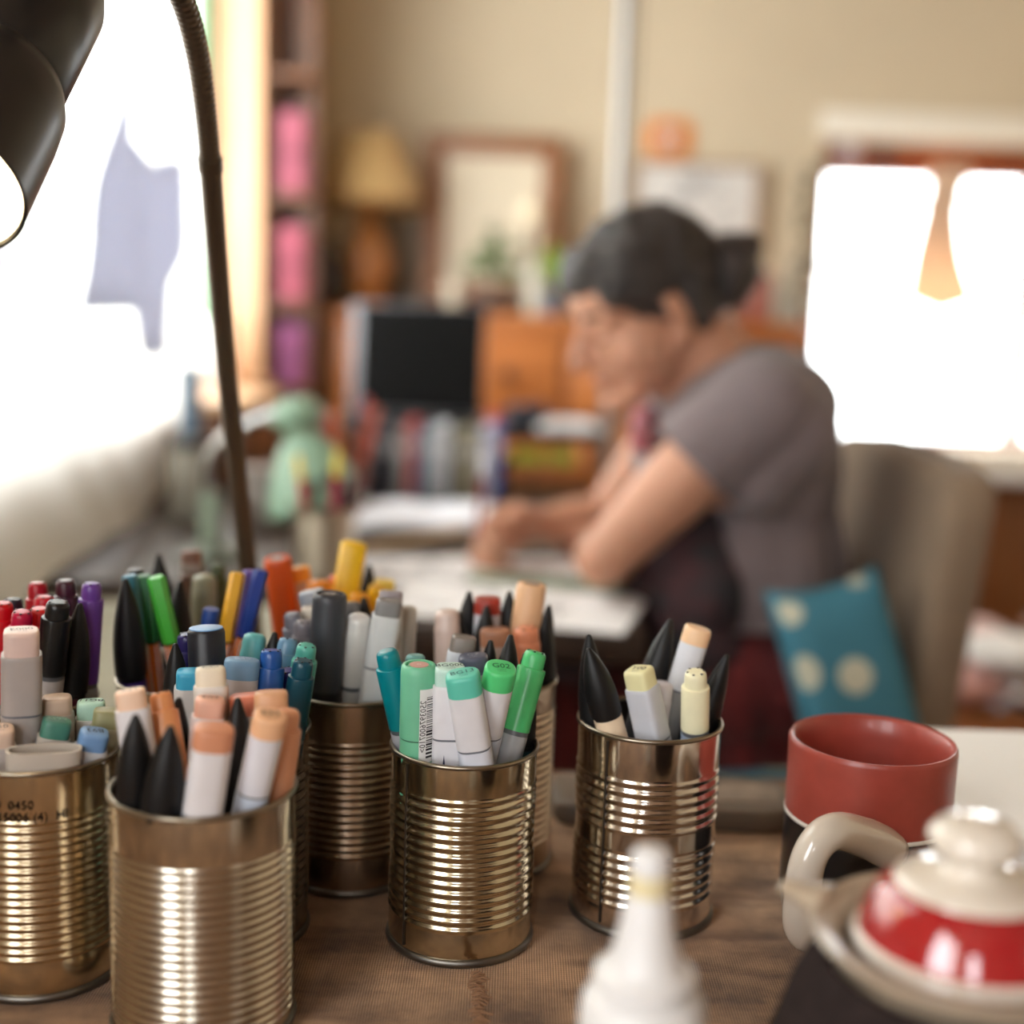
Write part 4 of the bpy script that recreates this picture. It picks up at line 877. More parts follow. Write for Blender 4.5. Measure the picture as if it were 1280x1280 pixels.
for i, (x0, nm) in enumerate(((.012, 'left'), (.075, 'right'))):
    t = thing('note_pad', 'lime green note pad, %s of the two under the black riser top' % nm, 'notepad', (x0 + .0, 2.45, Z0 + .042))
    bm = bmesh.new(); box(bm, (x0 + .012, 2.46, Z0 + .056), (.054, .05, .024), bev=.001); part('pad', bm, mat((176, 196, 62) if i == 0 else (190, 196, 74), rough=.7), t)
lp = thing('laptop', 'open black laptop with dark screen on the riser', 'laptop', (-.19, 2.53, ZT))
bm = bmesh.new(); box(bm, (-.195, 2.515, ZT + .008), (.26, .17, .014), bev=.004); part('keyboard_base', bm, mat((30, 30, 32), rough=.4), lp)
bm = bmesh.new(); TR = R3('X', -8); TRz = R3('Z', -2.0)
sc_ = Vector((-.195, 2.60, ZT + .118)); box(bm, sc_, (.262, .008, .212), TRz @ TR, bev=.003); part('screen_lid', bm, mat((120, 120, 126), rough=.4), lp, label='grey lid edge')
bm = bmesh.new(); box(bm, sc_ + (TRz @ TR) @ Vector((.008, -.0046, 0)), (.240, .001, .204), TRz @ TR); part('screen', bm, mat((7, 6, 6), rough=.65, spec=.12), lp)
cm = thing('camera_body', 'small dark blue-black camera on the riser beside the laptop', 'camera', (.02, 2.50, ZT))
bm = bmesh.new(); box(bm, (.020, 2.50, ZT + .022), (.075, .035, .042), bev=.006); part('camera_body', bm, mat((44, 52, 70), rough=.5), cm)
bm = bmesh.new(); lathe(bm, [(.018, 0), (.018, .02), (.014, .022)], 24, L4((.022, 2.483, ZT + .020), R3('X', 90))); part('lens', bm, mat((20, 22, 28), rough=.3), cm)
bm = bmesh.new(); box(bm, (.045, 2.50, ZT + .047), (.018, .02, .009), bev=.002); part('viewfinder', bm, mat((40, 48, 66), rough=.5), cm)
bm = bmesh.new(); lathe(bm, [(.0003, 0), (.012, 0), (.012, .028), (.008, .034), (.0003, .035)], 24, L4((-.038, 2.45, ZT))); solo('red_pot', bm, mat((190, 74, 52), rough=.5), 'small red pot at the foot of the laptop screen', 'pot')
sheet('paper_sheet', (.095, 2.50), .11, .14, 6, ZT + .0005, 'white paper pile on the riser right of the camera', th=.012)
# mint desk lamp
ml = thing('mint_lamp', 'mint green desk lamp with bell shade on a chrome curved arm', 'lamp', (-.40, 1.66, Z0))
MINT = mat((136, 168, 146), rough=.35, spec=.5); CHR = mat((205, 205, 205), rough=.2, metal=1.0)
YL = 1.64
mb = onz(262, 705, Z0 + .0)
bm = bmesh.new(); bx = at(262, 690, YL + .02).x; lathe(bm, [(.0003, 0), (.040, 0), (.042, .004), (.040, .010), (.014, .016), (.0125, .022)], 40, L4((bx, YL + .02, Z0))); part('lamp_base', bm, mat((104, 112, 100), rough=.4), ml, smooth=45)
bm = bmesh.new(); tube(bm, [(bx, YL + .02, Z0 + .018), (bx, YL + .02, Z0 + .085)], .0115, 18); part('post', bm, mat((150, 168, 150), rough=.4), ml)
pts = [Vector((bx, YL + .02, Z0 + .08)), at(258, 610, YL + .02), at(262, 575, YL + .01), at(282, 546, YL), at(312, 529, YL), at(346, 517, YL)]
bm = bmesh.new(); tube(bm, spline(pts, 8), .0075, 14); part('curved_arm', bm, CHR, ml, smooth=True, label='chrome curved arm')
c0 = at(368, 500, YL); cend = at(398, 640, YL - .03); ax = (cend - c0).normalized(); zx = -ax; xx = Vector((1, 0, 0)); xx = (xx - zx * xx.dot(zx)).normalized(); MM = Matrix.Translation(cend) @ Matrix((xx, zx.cross(xx), zx)).transposed().to_4x4(); LL = (cend - c0).length
bm = bmesh.new(); lathe(bm, [(.060, 0), (.061, .001), (.060, .012), (.055, .035), (.046, .058), (.036, .078), (.028, .090), (.020, .094), (.019, .093), (.027, .087), (.034, .076), (.044, .056), (.053, .034), (.058, .012), (.058, .001)], 56, MM, False, False); part('shade', bm, MINT, ml, smooth=50)
bm = bmesh.new(); lathe(bm, [(.017, .088), (.019, .094), (.019, .108), (.022, .110)], 40, MM); part('shade_neck', bm, mat((138, 160, 138), rough=.4), ml)
bm = bmesh.new(); lathe(bm, [(.0003, .105), (.022, .106), (.031, .112), (.033, .122), (.030, .134), (.020, .143), (.0003, .146)], 40, L4((0, 0, 0)) @ MM, False, False); part('shade_cap', bm, MINT, ml, smooth=50)
bm = bmesh.new(); q = at(384, 506, YL - .02); ell(bm, q, (.007, .007, .007)); part('hinge_knob', bm, CHR, ml, smooth=True)
# pencil can on the desk
pc = onz(397, 722, Z0); pcx, pcy = -.222, 1.545
t = thing('pencil_tin', 'blurred tin of pencils standing in front of the mint lamp', 'can', (pcx, pcy, Z0))
bm = bmesh.new(); P = [(.0003, .001), (.036, .001)] + [(.0365 + .0007 * math.sin(k * PI / 2), .012 + k * .0016) for k in range(44)] + [(.0375, .088), (.0375, .092), (.0360, .092), (.0358, .004), (.0003, .004)]
lathe(bm, P, 56, L4((pcx, pcy, Z0)), False, False); part('can_wall', bm, tin((176, 166, 150), .3), t, smooth=60)
def pencil(x, y, z0, dx, dy, L, colr, tipc, r, lab, grp=None, kind='pencil'):
    ax = Vector((dx, dy, 1)).normalized(); zq = ax; xq = Vector((1, 0, 0)); xq = (xq - zq * xq.dot(zq)).normalized(); Rm = Matrix((xq, zq.cross(xq), zq)).transposed()
    t = thing(kind, lab, 'pencil' if kind != 'paint_brush' else 'brush', (x, y, z0), Rm, grp)
    bm = bmesh.new(); lathe(bm, [(r * .9, 0), (r, .002), (r, L * .80), (r * .98, L * .80)], 8); part('shaft', bm, mat(colr, rough=.45), t, world=False)
    bm = bmesh.new(); lathe(bm, [(r * .98, L * .8), (r * .98, L * .97), (r * .6, L)], 12); part('end', bm, mat(tipc, rough=.5), t, world=False)
GP = 'pencils in the blurred tin on the desk'
pencil(pcx - .012, pcy - .008, Z0 + .005, -.12, -.05, .150, (190, 44, 34), (232, 196, 60), .0045, 'red pencil with yellow end, left of the two yellow ended ones', GP)
pencil(pcx + .008, pcy - .010, Z0 + .005, .06, -.05, .156, (176, 40, 70), (234, 208, 60), .0045, 'magenta pencil with yellow end, right of the two yellow ended ones', GP)
for k, (dx, dy, L, c1_, lb) in enumerate(((-.25, .05, .118, (28, 26, 34), 'black pencil leaning furthest left in the blurred desk tin'), (.02, .08, .128, (36, 30, 44), 'dark purple-black pencil upright in the blurred desk tin'), (.25, 0, .124, (26, 28, 40), 'navy pencil leaning right in the blurred desk tin'), (.34, .1, .126, (96, 26, 34), 'dark red pencil leaning furthest right in the blurred desk tin'))):
    pencil(pcx + (-.006, 0, .010, .018)[k], pcy + (.008, .012, .004, .014)[k], Z0 + .005, dx * .5, dy, L, c1_, c1_, .0058, lb, GP)
# jar of coloured pencils behind the lamp
jx, jy = at(425, 600, 2.05).x, 2.05
t = thing('pencil_pot', 'rusty red pot of coloured pencils behind the mint lamp', 'pot', (jx, jy, Z0))
bm = bmesh.new(); lathe(bm, [(.0003, .001), (.036, .001), (.040, .01), (.043, .09), (.041, .09), (.038, .012), (.0003, .006)], 40, L4((jx, jy, Z0)), False, False); part('pot_wall', bm, mat((128, 72, 52), rough=.5), t, smooth=50)
pcl = [(196, 84, 40), (170, 40, 40), (210, 130, 60), (150, 60, 50), (120, 110, 90), (186, 60, 60), (90, 60, 50)]
pn = ['orange', 'crimson', 'ochre', 'brick red', 'khaki', 'coral red', 'brown']
for k in range(7):
    a = k * .9; pencil(jx + .021 * math.cos(a), jy + .021 * math.sin(a), Z0 + .008, .22 * math.cos(a), .15 * math.sin(a), .165 + .012 * math.sin(k * 2.), pcl[k], pcl[k], .0055, '%s pencil in the rusty pot behind the mint lamp' % pn[k], 'coloured pencils in the rusty pot', 'coloured_pencil')
# jars left of the lamp
def jar(px, Y, z0, r, h, colr, lidc, lab, name='glass_jar'):
    x = at(px, 600, Y).x; t = thing(name, lab, 'jar', (x, Y, z0))
    bm = bmesh.new(); lathe(bm, [(.0003, .001), (r * .9, .001), (r, .006), (r, h * .78), (r * .85, h * .86), (r * .85, h * .88)], 36, L4((x, Y, z0)), False, True); part('jar_body', bm, mat(colr, rough=.25, spec=.6), t, smooth=50)
    bm = bmesh.new(); lathe(bm, [(r * .9, h * .86), (r * .92, h * .88), (r * .92, h * .99), (r * .85, h)], 36, L4((x, Y, z0))); part('jar_lid', bm, mat(lidc, rough=.4), t)
    return t
jar(238, 1.95, Z0, .034, .125, (150, 146, 134), (28, 28, 32), 'grey jar with black lid at the far left of the desk')
jar(330, 1.93, Z0, .046, .085, (128, 120, 114), (120, 112, 108), 'squat grey jar behind the chrome lamp arm')
t = thing('brush_tube', 'slate blue tube standing behind the black lidded jar', 'tube', (at(238, 560, 2.12).x, 2.12, Z0))
bm = bmesh.new(); p = at(238, 560, 2.12); lathe(bm, [(.0003, 0), (.017, 0), (.017, .215), (.015, .22)], 28, L4((p.x, 2.12, Z0))); part('tube_body', bm, mat((84, 112, 136), rough=.5), t)
# small wooden cabinet at the window end of the desk, white box on the window board
cbd = thing('wooden_cabinet', 'small pale topped wooden cabinet standing on the desk beside the curtain end', 'cabinet', (-.505, 2.44, Z0))
bm = bmesh.new(); box(bm, (-.505, 2.44, (Z0 + .884) / 2), (.078, .32, .884 - Z0), bev=.002); part('cabinet_body', bm, wood((120, 80, 52), (98, 62, 40), .5, 2), cbd)
bm = bmesh.new(); box(bm, (-.505, 2.44, .892), (.086, .335, .016), bev=.003); part('cabinet_top', bm, wood((206, 168, 128), (190, 150, 110), .4, 1), cbd)
bm = bmesh.new(); box(bm, (-.505, 2.278, .82), (.06, .006, .09), bev=.001); part('cabinet_door', bm, wood((110, 72, 46), (92, 58, 38), .5, 2), cbd)
wb = thing('white_box', 'bright white cardboard box on the window board behind the black lamp stem', 'box', (LX - .085, 2.97, .8855))
bm = bmesh.new(); box(bm, (LX - .085, 2.97, .8855 + .058), (.10, .20, .115), bev=.004); part('box_body', bm, mat((238, 236, 232), rough=.6), wb)
bm = bmesh.new(); box(bm, (LX - .085, 2.97, .8855 + .126), (.105, .205, .022), bev=.003); part('box_lid', bm, mat((242, 240, 236), rough=.6), wb)
# ------------------------------------------------------------------ bookcase with pink rolls
bc = thing('tall_bookcase', 'tall dark wooden bookcase in the left corner holding pink fabric rolls', 'bookcase', (-.5, 3.45, 0))
BW = wood((120, 74, 38), (96, 56, 28), .45, 2, 3.)
BX0, BX1, BYa, BYb = LX + .004, LX + .118, 3.225, 3.375
zs_ = [.02, .45, .853, 1.060, 1.318, 1.60, 1.88, 2.12]
for x in (BX0 + .006,):
    bm = bmesh.new(); box(bm, (x, (BYa + BYb) / 2, 1.07), (.012, BYb - BYa, 2.12), bev=.001); part('side_panel', bm, BW, bc)
bm = bmesh.new(); box(bm, (BX1 - .008, (BYa + BYb) / 2 + .035, 1.07), (.016, BYb - BYa - .07, 2.12), bev=.001); part('side_panel', bm, BW, bc)
bm = bmesh.new(); box(bm, ((BX0 + BX1) / 2, BYb - .004, 1.07), (BX1 - BX0, .008, 2.12)); part('back_panel', bm, BW, bc)
for z in zs_:
    bm = bmesh.new(); box(bm, ((BX0 + BX1) / 2, (BYa + BYb) / 2 - .004, z), (BX1 - BX0 - .001, BYb - BYa - .01, .014), bev=.001); part('shelf_board', bm, BW, bc)
PINKS = [(1.52 + .0, None)]
def roll(px, y0, y1, Y, rgb, lab):
    a = at(px, y1, Y); b = at(px, y0, Y); t = thing('fabric_roll', lab, 'fabric', (a.x, Y, a.z), None, 'pink fabric rolls in the bookcase')
    h = b.z - a.z; r = .050; bm = bmesh.new(); P = [(.0003, .001), (r * .8, .001), (r * .96, .008), (r, .02), (r, h - .02), (r * .96, h - .006), (r * .8, h)]
    lathe(bm, P + [(.016, h), (.014, h - .01), (.0003, h - .01)], 44, L4((a.x, Y, a.z)), False, False)
    for v in bm.verts: v.co += Vector((math.sin(v.co.z * 60), math.cos(v.co.z * 45), 0)) * .0012
    part('rolled_cloth', bm, cloth(rgb, vscale=12), t, smooth=50)
    bm = bmesh.new(); lathe(bm, [(r + .0012, h * .45), (r + .002, h * .47), (r + .002, h * .51), (r + .0012, h * .53)], 44, L4((a.x, Y, a.z)), False, False); part('tie_band', bm, cloth(tuple(int(q * .8) for q in rgb)), t)
def zroll(z, h, rgb, lab, xo=0.0):
    Y = 3.296; x = LX + .0605 + xo
    t = thing('fabric_roll', lab, 'fabric', (x, Y, z), None, 'pink fabric rolls in the bookcase')
    r = .0425; bm = bmesh.new(); P = [(.0003, .0005), (r * .8, .0005), (r * .96, .008), (r, .02), (r, h - .02), (r * .96, h - .006), (r * .8, h)]
    lathe(bm, P + [(.016, h), (.014, h - .01), (.0003, h - .01)], 44, L4((x, Y, z)), False, False); part('rolled_cloth', bm, cloth(rgb, vscale=12), t, smooth=50)
    bm = bmesh.new(); lathe(bm, [(r + .0006, h * .45), (r + .0014, h * .47), (r + .0014, h * .51), (r + .0006, h * .53)], 44, L4((x, Y, z)), False, False); part('tie_band', bm, cloth(tuple(int(q * .8) for q in rgb)), t)
zroll(1.326, .195, (176, 98, 114), 'upper dusty pink fabric roll in the bookcase')
zroll(1.068, .185, (180, 96, 112), 'middle rose pink fabric roll in the bookcase')
zroll(.861, .155, (160, 92, 134), 'lower mauve fabric roll in the bookcase')
# ------------------------------------------------------------------ dresser
DX0, DX1, DYa, DYb, DH = -.485, .735, 3.40, 3.88, 1.055
dr = thing('chest_of_drawers', 'long orange pine chest of drawers against the back wall', 'dresser', ((DX0 + DX1) / 2, 3.64, 0))
PINE = wood((196, 120, 62), (172, 98, 44), .42, 0, 2.6)
bm = bmesh.new(); box(bm, ((DX0 + DX1) / 2, (DYa + DYb) / 2 + .01, .53), (DX1 - DX0, DYb - DYa - .02, .98), bev=.003); part('carcass', bm, PINE, dr)
bm = bmesh.new(); box(bm, ((DX0 + DX1) / 2, (DYa + DYb) / 2 - .005, DH - .016), (DX1 - DX0 + .03, DYb - DYa + .0, .032), bev=.006); part('dresser_top', bm, PINE, dr)
for r_ in range(4):
    for c_ in range(2):
        w_ = (DX1 - DX0 - .06) / 2; xc = DX0 + .02 + w_ / 2 + c_ * (w_ + .02); zc = .955 - .05 - r_ * .225
        bm = bmesh.new(); box(bm, (xc, DYa - .001, zc), (w_, .02, .205), bev=.005); d_ = part('drawer', bm, PINE, dr)
        for xk in (-.15, .15):
            bm = bmesh.new(); lathe(bm, [(.009, 0), (.009, .012), (.018, .020), (.016, .030), (.0003, .033)], 20, L4((xc + xk, DYa - .011, zc), R3('X', 90))); part('knob', bm, DARKWOOD, d_)
# big lamp on dresser
def px3(px, py, Y): return at(px, py, Y)
lc = at(459, 380, 3.62); lx = lc.x
bl = thing('table_lamp', 'unlit table lamp with wide tan shade and turned wooden body on the chest', 'lamp', (lx, 3.62, DH))
def zat(px, py, Y): return at(px, py, Y).z - DH
zb = zat(460, 258, 3.62); zt_ = zat(460, 168, 3.62)
bm = bmesh.new(); lathe(bm, [(.0003, .001), (.055, .001), (.058, .012), (.04, .03), (.052, .06), (.066, .11), (.062, .15), (.04, .20), (.026, .235), (.018, .25), (.016, zb + .01)], 36, L4((lx, 3.62, DH)), False, True); part('lamp_body', bm, wood((176, 112, 54), (150, 90, 40), .4, 2), bl, smooth=50)
bm = bmesh.new(); R0, R1 = .158, .078; lathe(bm, [(R0, zb), (R0 + .002, zb + .001), (R1 + .002, zt_), (R1, zt_), (R1 - .001, zt_ - .002), (R0 - .003, zb + .002)], 56, L4((lx, 3.62, DH)), False, False); part('lamp_shade', bm, cloth((186, 150, 98), vscale=6), bl, smooth=50)
bm = bmesh.new(); lathe(bm, [(R0 + .001, zb - .002), (R0 + .004, zb), (R0 + .002, zb + .014), (R0 + .001, zb + .014)], 56, L4((lx, 3.62, DH)), False, False); part('shade_trim', bm, cloth((140, 96, 48)), bl)
# dark vase and grey picture behind
vx = at(406, 330, 3.50).x
bm = bmesh.new(); lathe(bm, [(.0003, .001), (.035, .001), (.052, .04), (.056, .09), (.04, .14), (.026, .165), (.030, .18), (.026, .18), (.0003, .10)], 36, L4((vx, 3.50, DH)), False, False)
solo('dark_vase', bm, mat((46, 40, 38), rough=.4), 'dark vase at the left end of the chest beside the lamp', 'vase', smooth=50)
gpx = at(500, 310, 3.84)
t = thing('picture_frame', 'small grey picture leaning behind the table lamp', 'picture', (gpx.x, 3.84, DH))
bm = bmesh.new(); box(bm, (gpx.x, 3.85, DH + .135), (.17, .012, .268), R3('X', -2), bev=.002); part('frame', bm, mat((150, 130, 104), rough=.6), t)
bm = bmesh.new(); box(bm, (gpx.x, 3.842, DH + .135), (.145, .002, .24), R3('X', -2)); part('print', bm, mat((146, 134, 116), rough=.7, var=.15, vscale=20), t)
def framed(name, x0, y0, x1, y1, Y, fw, fm, pm, lab, lean=2., seed=None):
    a = at(x0, y0, Y); b = at(x1, y1, Y); cx = (a.x + b.x) / 2; W = b.x - a.x; z0 = b.z; z1 = a.z
    t = thing(name, lab, 'picture', (cx, Y, z0)); Hh = z1 - z0; zc = (z0 + z1) / 2; Rr_ = R3('X', -lean)
    bm = bmesh.new()
    for c, s in (((0, 0, Hh / 2 - fw / 2), (W, .022, fw)), ((0, 0, -Hh / 2 + fw / 2), (W, .022, fw)), ((-W / 2 + fw / 2, 0, 0), (fw, .0215, Hh - 2 * fw + .002)), ((W / 2 - fw / 2, 0, 0), (fw, .0215, Hh - 2 * fw + .002))):
        box(bm, Vector((cx, Y, zc)) + Rr_ @ Vector(c), s, Rr_, bev=.003)
    part('frame', bm, fm, t)
    bm = bmesh.new(); box(bm, Vector((cx, Y + .004, zc)), (W - 2 * fw + .002, .006, Hh - 2 * fw + .002), Rr_); part('picture_sheet', bm, pm, t)
    if seed:
        bm = bmesh.new(); rr = random.Random(seed)
        for _ in range(20):
            x, z = rr.uniform(-.07, .06), rr.uniform(-.10, .12); P = []; an = rr.uniform(0, 6.3)
            for k in range(8): P.append(Vector((cx + x, Y - .001, zc + z))); an += rr.uniform(-.6, .6); x += .01 * math.cos(an); z += .01 * math.sin(an)
            tube(bm, P, .0022, 5)
        part('ink_drawing', bm, mat((110, 112, 120), rough=.8), t, label='loose grey ink drawing')
framed('picture_frame', 533, 166, 697, 381, 3.80, .056, wood((160, 108, 72), (140, 90, 58), .5, 2), mat((226, 212, 186), rough=.5, var=.04, vscale=3), 'wide brown wooden frame around a cream picture, standing on the chest')
framed('picture_frame', 793, 200, 945, 330, 3.86, .012, wood((176, 142, 108), (158, 122, 88), .5, 2), mat((224, 220, 214), rough=.6), 'thin framed ink drawing on the wall behind her head', lean=0, seed=12)
# bonsai
bx_ = at(614, 372, 3.58).x
bt = thing('bonsai_tree', 'little green bonsai in a dark dish before the cream picture', 'plant', (bx_, 3.58, DH))
bm = bmesh.new(); lathe(bm, [(.0003, .001), (.045, .001), (.06, .006), (.074, .034), (.076, .040), (.070, .040), (.066, .032), (.0003, .030)], 40, L4((bx_, 3.58, DH)), False, False); part('dish', bm, mat((66, 64, 68), rough=.4), bt, smooth=50)
bm = bmesh.new(); ell(bm, (bx_, 3.58, DH + .034), (.06, .06, .014)); part('pebbles', bm, mat((150, 134, 120), rough=.8, var=.3, vscale=80), bt, smooth=True)
bm = bmesh.new(); tube(bm, spline([(bx_, 3.58, DH + .04), (bx_ + .01, 3.58, DH + .09), (bx_ - .008, 3.58, DH + .15), (bx_ + .004, 3.58, DH + .24)], 5), [.008 - .0003 * k for k in range(16)], 10); part('trunk', bm, mat((92, 74, 54), rough=.8), bt, smooth=True)
bm = bmesh.new(); rr = random.Random(6)
for cx, cz2, sx, sz, n in ((0, .13, .055, .02, 60), (.0, .165, .045, .018, 50), (-.04, .115, .035, .015, 30), (.045, .105, .04, .015, 36), (.004, .20, .03, .02, 34), (.05, .175, .04, .006, 22)):
    for _ in range(n):
        p = Vector((bx_ + cx + rr.gauss(0, sx * .5), 3.58 + rr.gauss(0, .025), DH + cz2 + rr.gauss(0, sz * .6)))
        Rm = Matrix.Rotation(rr.uniform(0, 6.3), 3, 'Z') @ Matrix.Rotation(rr.uniform(-.8, .8), 3, 'X'); ell(bm, p, (.012, .006, .0018), Rm, 8, 5)
part('foliage', bm, mat((88, 132, 56), rough=.6, rgb2=(60, 104, 38), vscale=30), bt, smooth=True)
# little things on the dresser
def simple(name, px, py0, py1, Y, wpx, rgb, lab, cat, prof='cyl', rough=.5):
    a = at(px, py1, Y); b = at(px, py0, Y); h = max(.02, b.z - DH); r = wpx / 2 / F * Y * 1.0
    P = {'cyl': [(.0003, .0008), (r * .95, .0008), (r, .004), (r, h * .96), (r * .9, h), (.0003, h)],
         'cup': [(.0003, .0008), (r * .7, .0008), (r, h * .4), (r, h), (r * .9, h), (r * .85, h * .4), (.0003, h * .2)],
         'fig': [(.0003, .0008), (r * .8, .0008), (r, h * .2), (r * .5, h * .55), (r * .35, h * .62), (r * .55, h * .8), (r * .3, h * .97), (.0003, h)]}[prof]
    bm = bmesh.new(); lathe(bm, P, 32, L4((a.x, Y, DH)), False, False); return solo(name, bm, mat(rgb, rough=rough), lab, cat, smooth=50)
simple('candle_jar', 566, 352, 385, 3.50, 20, (196, 186, 164), 'small pale candle jar left of the bonsai dish', 'jar')
simple('grey_figurine', 655, 325, 380, 3.72, 26, (150, 132, 112), 'greyish figurine right of the bonsai', 'figurine', 'fig')
simple('glass_tumbler', 668, 330, 385, 3.56, 26, (196, 190, 172), 'pale glass tumbler between bonsai and bright green plant', 'glass', 'cup')
sx_ = at(663, 300, 3.66)
t = thing('small_lamp', 'tiny lamp with cream shade in front of the wide frame', 'lamp', (sx_.x, 3.66, DH))
bm = bmesh.new(); lathe(bm, [(.0003, .001), (.028, .001), (.026, .008), (.006, .014), (.005, .235)], 24, L4((sx_.x, 3.66, DH)), False, True); part('lamp_stand', bm, mat((120, 92, 66), rough=.5), t, smooth=50)
zz = at(663, 280, 3.66).z - DH; bm = bmesh.new(); lathe(bm, [(.042, zz), (.025, zz + .065), (.0003, zz + .066), (.0003, zz + .064), (.024, zz + .063), (.040, zz)], 32, L4((sx_.x, 3.66, DH)), False, False); part('lamp_shade', bm, mat((240, 222, 190), rough=.7), t, smooth=50)
gx_ = at(690, 350, 3.56).x
t = thing('potted_plant', 'bright lime green plant in a blue grey pot beside her forehead', 'plant', (gx_, 3.56, DH))
bm = bmesh.new(); lathe(bm, [(.0003, .001), (.024, .001), (.034, .07), (.036, .075), (.031, .075), (.0003, .06)], 28, L4((gx_, 3.56, DH)), False, False); part('pot', bm, mat((96, 104, 120), rough=.5), t, smooth=50)
bm = bmesh.new(); rr = random.Random(8)
for _ in range(60):
    p = Vector((gx_ + rr.gauss(0, .018), 3.56 + rr.gauss(0, .016), DH + .125 + rr.gauss(0, .022))); Rm = Matrix.Rotation(rr.uniform(0, 6.3), 3, 'Z') @ Matrix.Rotation(rr.uniform(-1.2, 1.2), 3, 'X'); ell(bm, p, (.015, .007, .002), Rm, 8, 5)
tube(bm, [(gx_, 3.56, DH + .06), (gx_, 3.56, DH + .12)], .003, 6)
part('foliage', bm, mat((138, 178, 40), rough=.6), t, smooth=True)
for (px, y0, w_, c, lb, nm, pf) in ((948, 340, 36, (150, 84, 66), 'rusty red jar right of her hair bun', 'clay_jar', 'cyl'), (975, 352, 26, (176, 168, 150), 'pale ribbed jar near the right end of the chest', 'glass_jar', 'cyl'), (990, 318, 22, (124, 116, 104), 'tall grey bottle at the right end of the chest', 'grey_bottle', 'fig'), (922, 300, 26, (110, 66, 50), 'dark brown figure half hidden by the hair bun', 'wooden_figure', 'fig')):
    simple(nm, px, y0, 395, 3.55, w_, c, lb, 'jar' if 'jar' in nm else 'ornament', pf)
# orange ornament on the wall
oc = at(836, 173, FY - .012); t = thing('wall_ornament', 'small orange square plaque with pale round centre high on the wall', 'ornament', (oc.x, FY - .012, oc.z))
bm = bmesh.new(); S = sect(.130, .104, 5, 32); loft(bm, [[Vector((oc.x + x * s, FY - .0005 - d, oc.z + y * s)) for x, y in S] for s, d in ((1, 0), (1, .012), (.94, .016))]); part('plaque', bm, mat((230, 134, 24), rough=.5), t)
bm = bmesh.new(); lathe(bm, [(.026, 0), (.026, .004), (.02, .007)], 28, L4((oc.x, FY - .016, oc.z), R3('X', 90))); part('pale_centre', bm, mat((206, 206, 208), rough=.5), t)
# grey pole from floor to ceiling with cord
p0 = at(783, 0, 3.0); p1 = at(772, 262, 3.0); dx = (p0.x - p1.x) / (p0.z - p1.z)
t = thing('metal_pole', 'slim grey metal pole rising behind her head to the ceiling', 'pole', (p1.x, 3.0, 0))
bm = bmesh.new(); tube(bm, [(p1.x, 3.0, .012), (p1.x, 3.0, ZC - .001)], .0145, 20); part('pole', bm, mat((150, 148, 146), rough=.35, metal=.7), t)
bm = bmesh.new(); lathe(bm, [(.0003, .0005), (.07, .0005), (.07, .008), (.02, .016)], 32, L4((p1.x, 3.0, 0))); part('foot_plate', bm, mat((120, 118, 116), rough=.4, metal=.6), t)
bm = bmesh.new(); tube(bm, [(p1.x + .03, 3.01, .02), (p1.x + .028, 3.01, 1.3), (p1.x + .031, 3.01, ZC - .002)], .003, 8); part('cord', bm, mat((130, 110, 88), rough=.6), t)
# ------------------------------------------------------------------ window hangings at the right
gl = thing('window_garland', 'brown dried leaf garland hanging along the left side of the right window', 'garland', (.86, 3.84, 1.6))
bm = bmesh.new(); pts = [at(1018 - 8 * math.sin(k * .9) * .5 - k * .9, 215 + k * 22, 3.84) for k in range(16)]; tube(bm, pts, .004, 8); part('string', bm, mat((110, 90, 64), rough=.8), gl, smooth=True)
bm = bmesh.new(); rr = random.Random(4)
for k in range(16):
    for q in range(5):
        p = pts[k] + Vector((rr.uniform(-.03, .022), rr.uniform(-.015, .015), rr.uniform(-.02, .02))); Rm = Matrix.Rotation(rr.uniform(-1, 1), 3, 'Y') @ Matrix.Rotation(rr.uniform(-1, 1), 3, 'X'); ell(bm, p, (.008, .004, .022), Rm, 8, 6)
part('dried_leaves', bm, mat((120, 108, 86), rough=.8, rgb2=(86, 76, 60), vscale=20), gl, smooth=True)
# macrame hanging in the window
mm = at(1172, 330, 3.86); t = thing('macrame_hanging', 'pale beige knotted hanging dangling in the bright right window', 'hanging', (mm.x, 3.86, 1.5))
bm = bmesh.new()
for k in range(13):
    xo = (k - 6) * .0105; P = [Vector((mm.x + xo * .8 + .02, 3.86, 1.51)), Vector((mm.x + xo * .7, 3.86, 1.40)), Vector((mm.x + xo * 1.1, 3.86, 1.25)), Vector((mm.x + xo * 1.6 + .02, 3.86, 1.09 + abs(xo) * .6))]
    tube(bm, spline(P, 6), .0085, 8)
part('cords', bm, thin_cloth((244, 220, 192)), t, smooth=True)
bm = bmesh.new(); tube(bm, [(mm.x - .14, 3.86, 1.40), (mm.x + .16, 3.86, 1.42)], .008, 10); part('stick', bm, mat((170, 130, 96), rough=.7), t)
bm = bmesh.new(); tube(bm, [(mm.x - .12, 3.86, 1.40), (mm.x + .01, 3.862, 1.515), (mm.x + .14, 3.86, 1.42)], .0015, 6); part('hanging_string', bm, mat((150, 130, 100)), t)
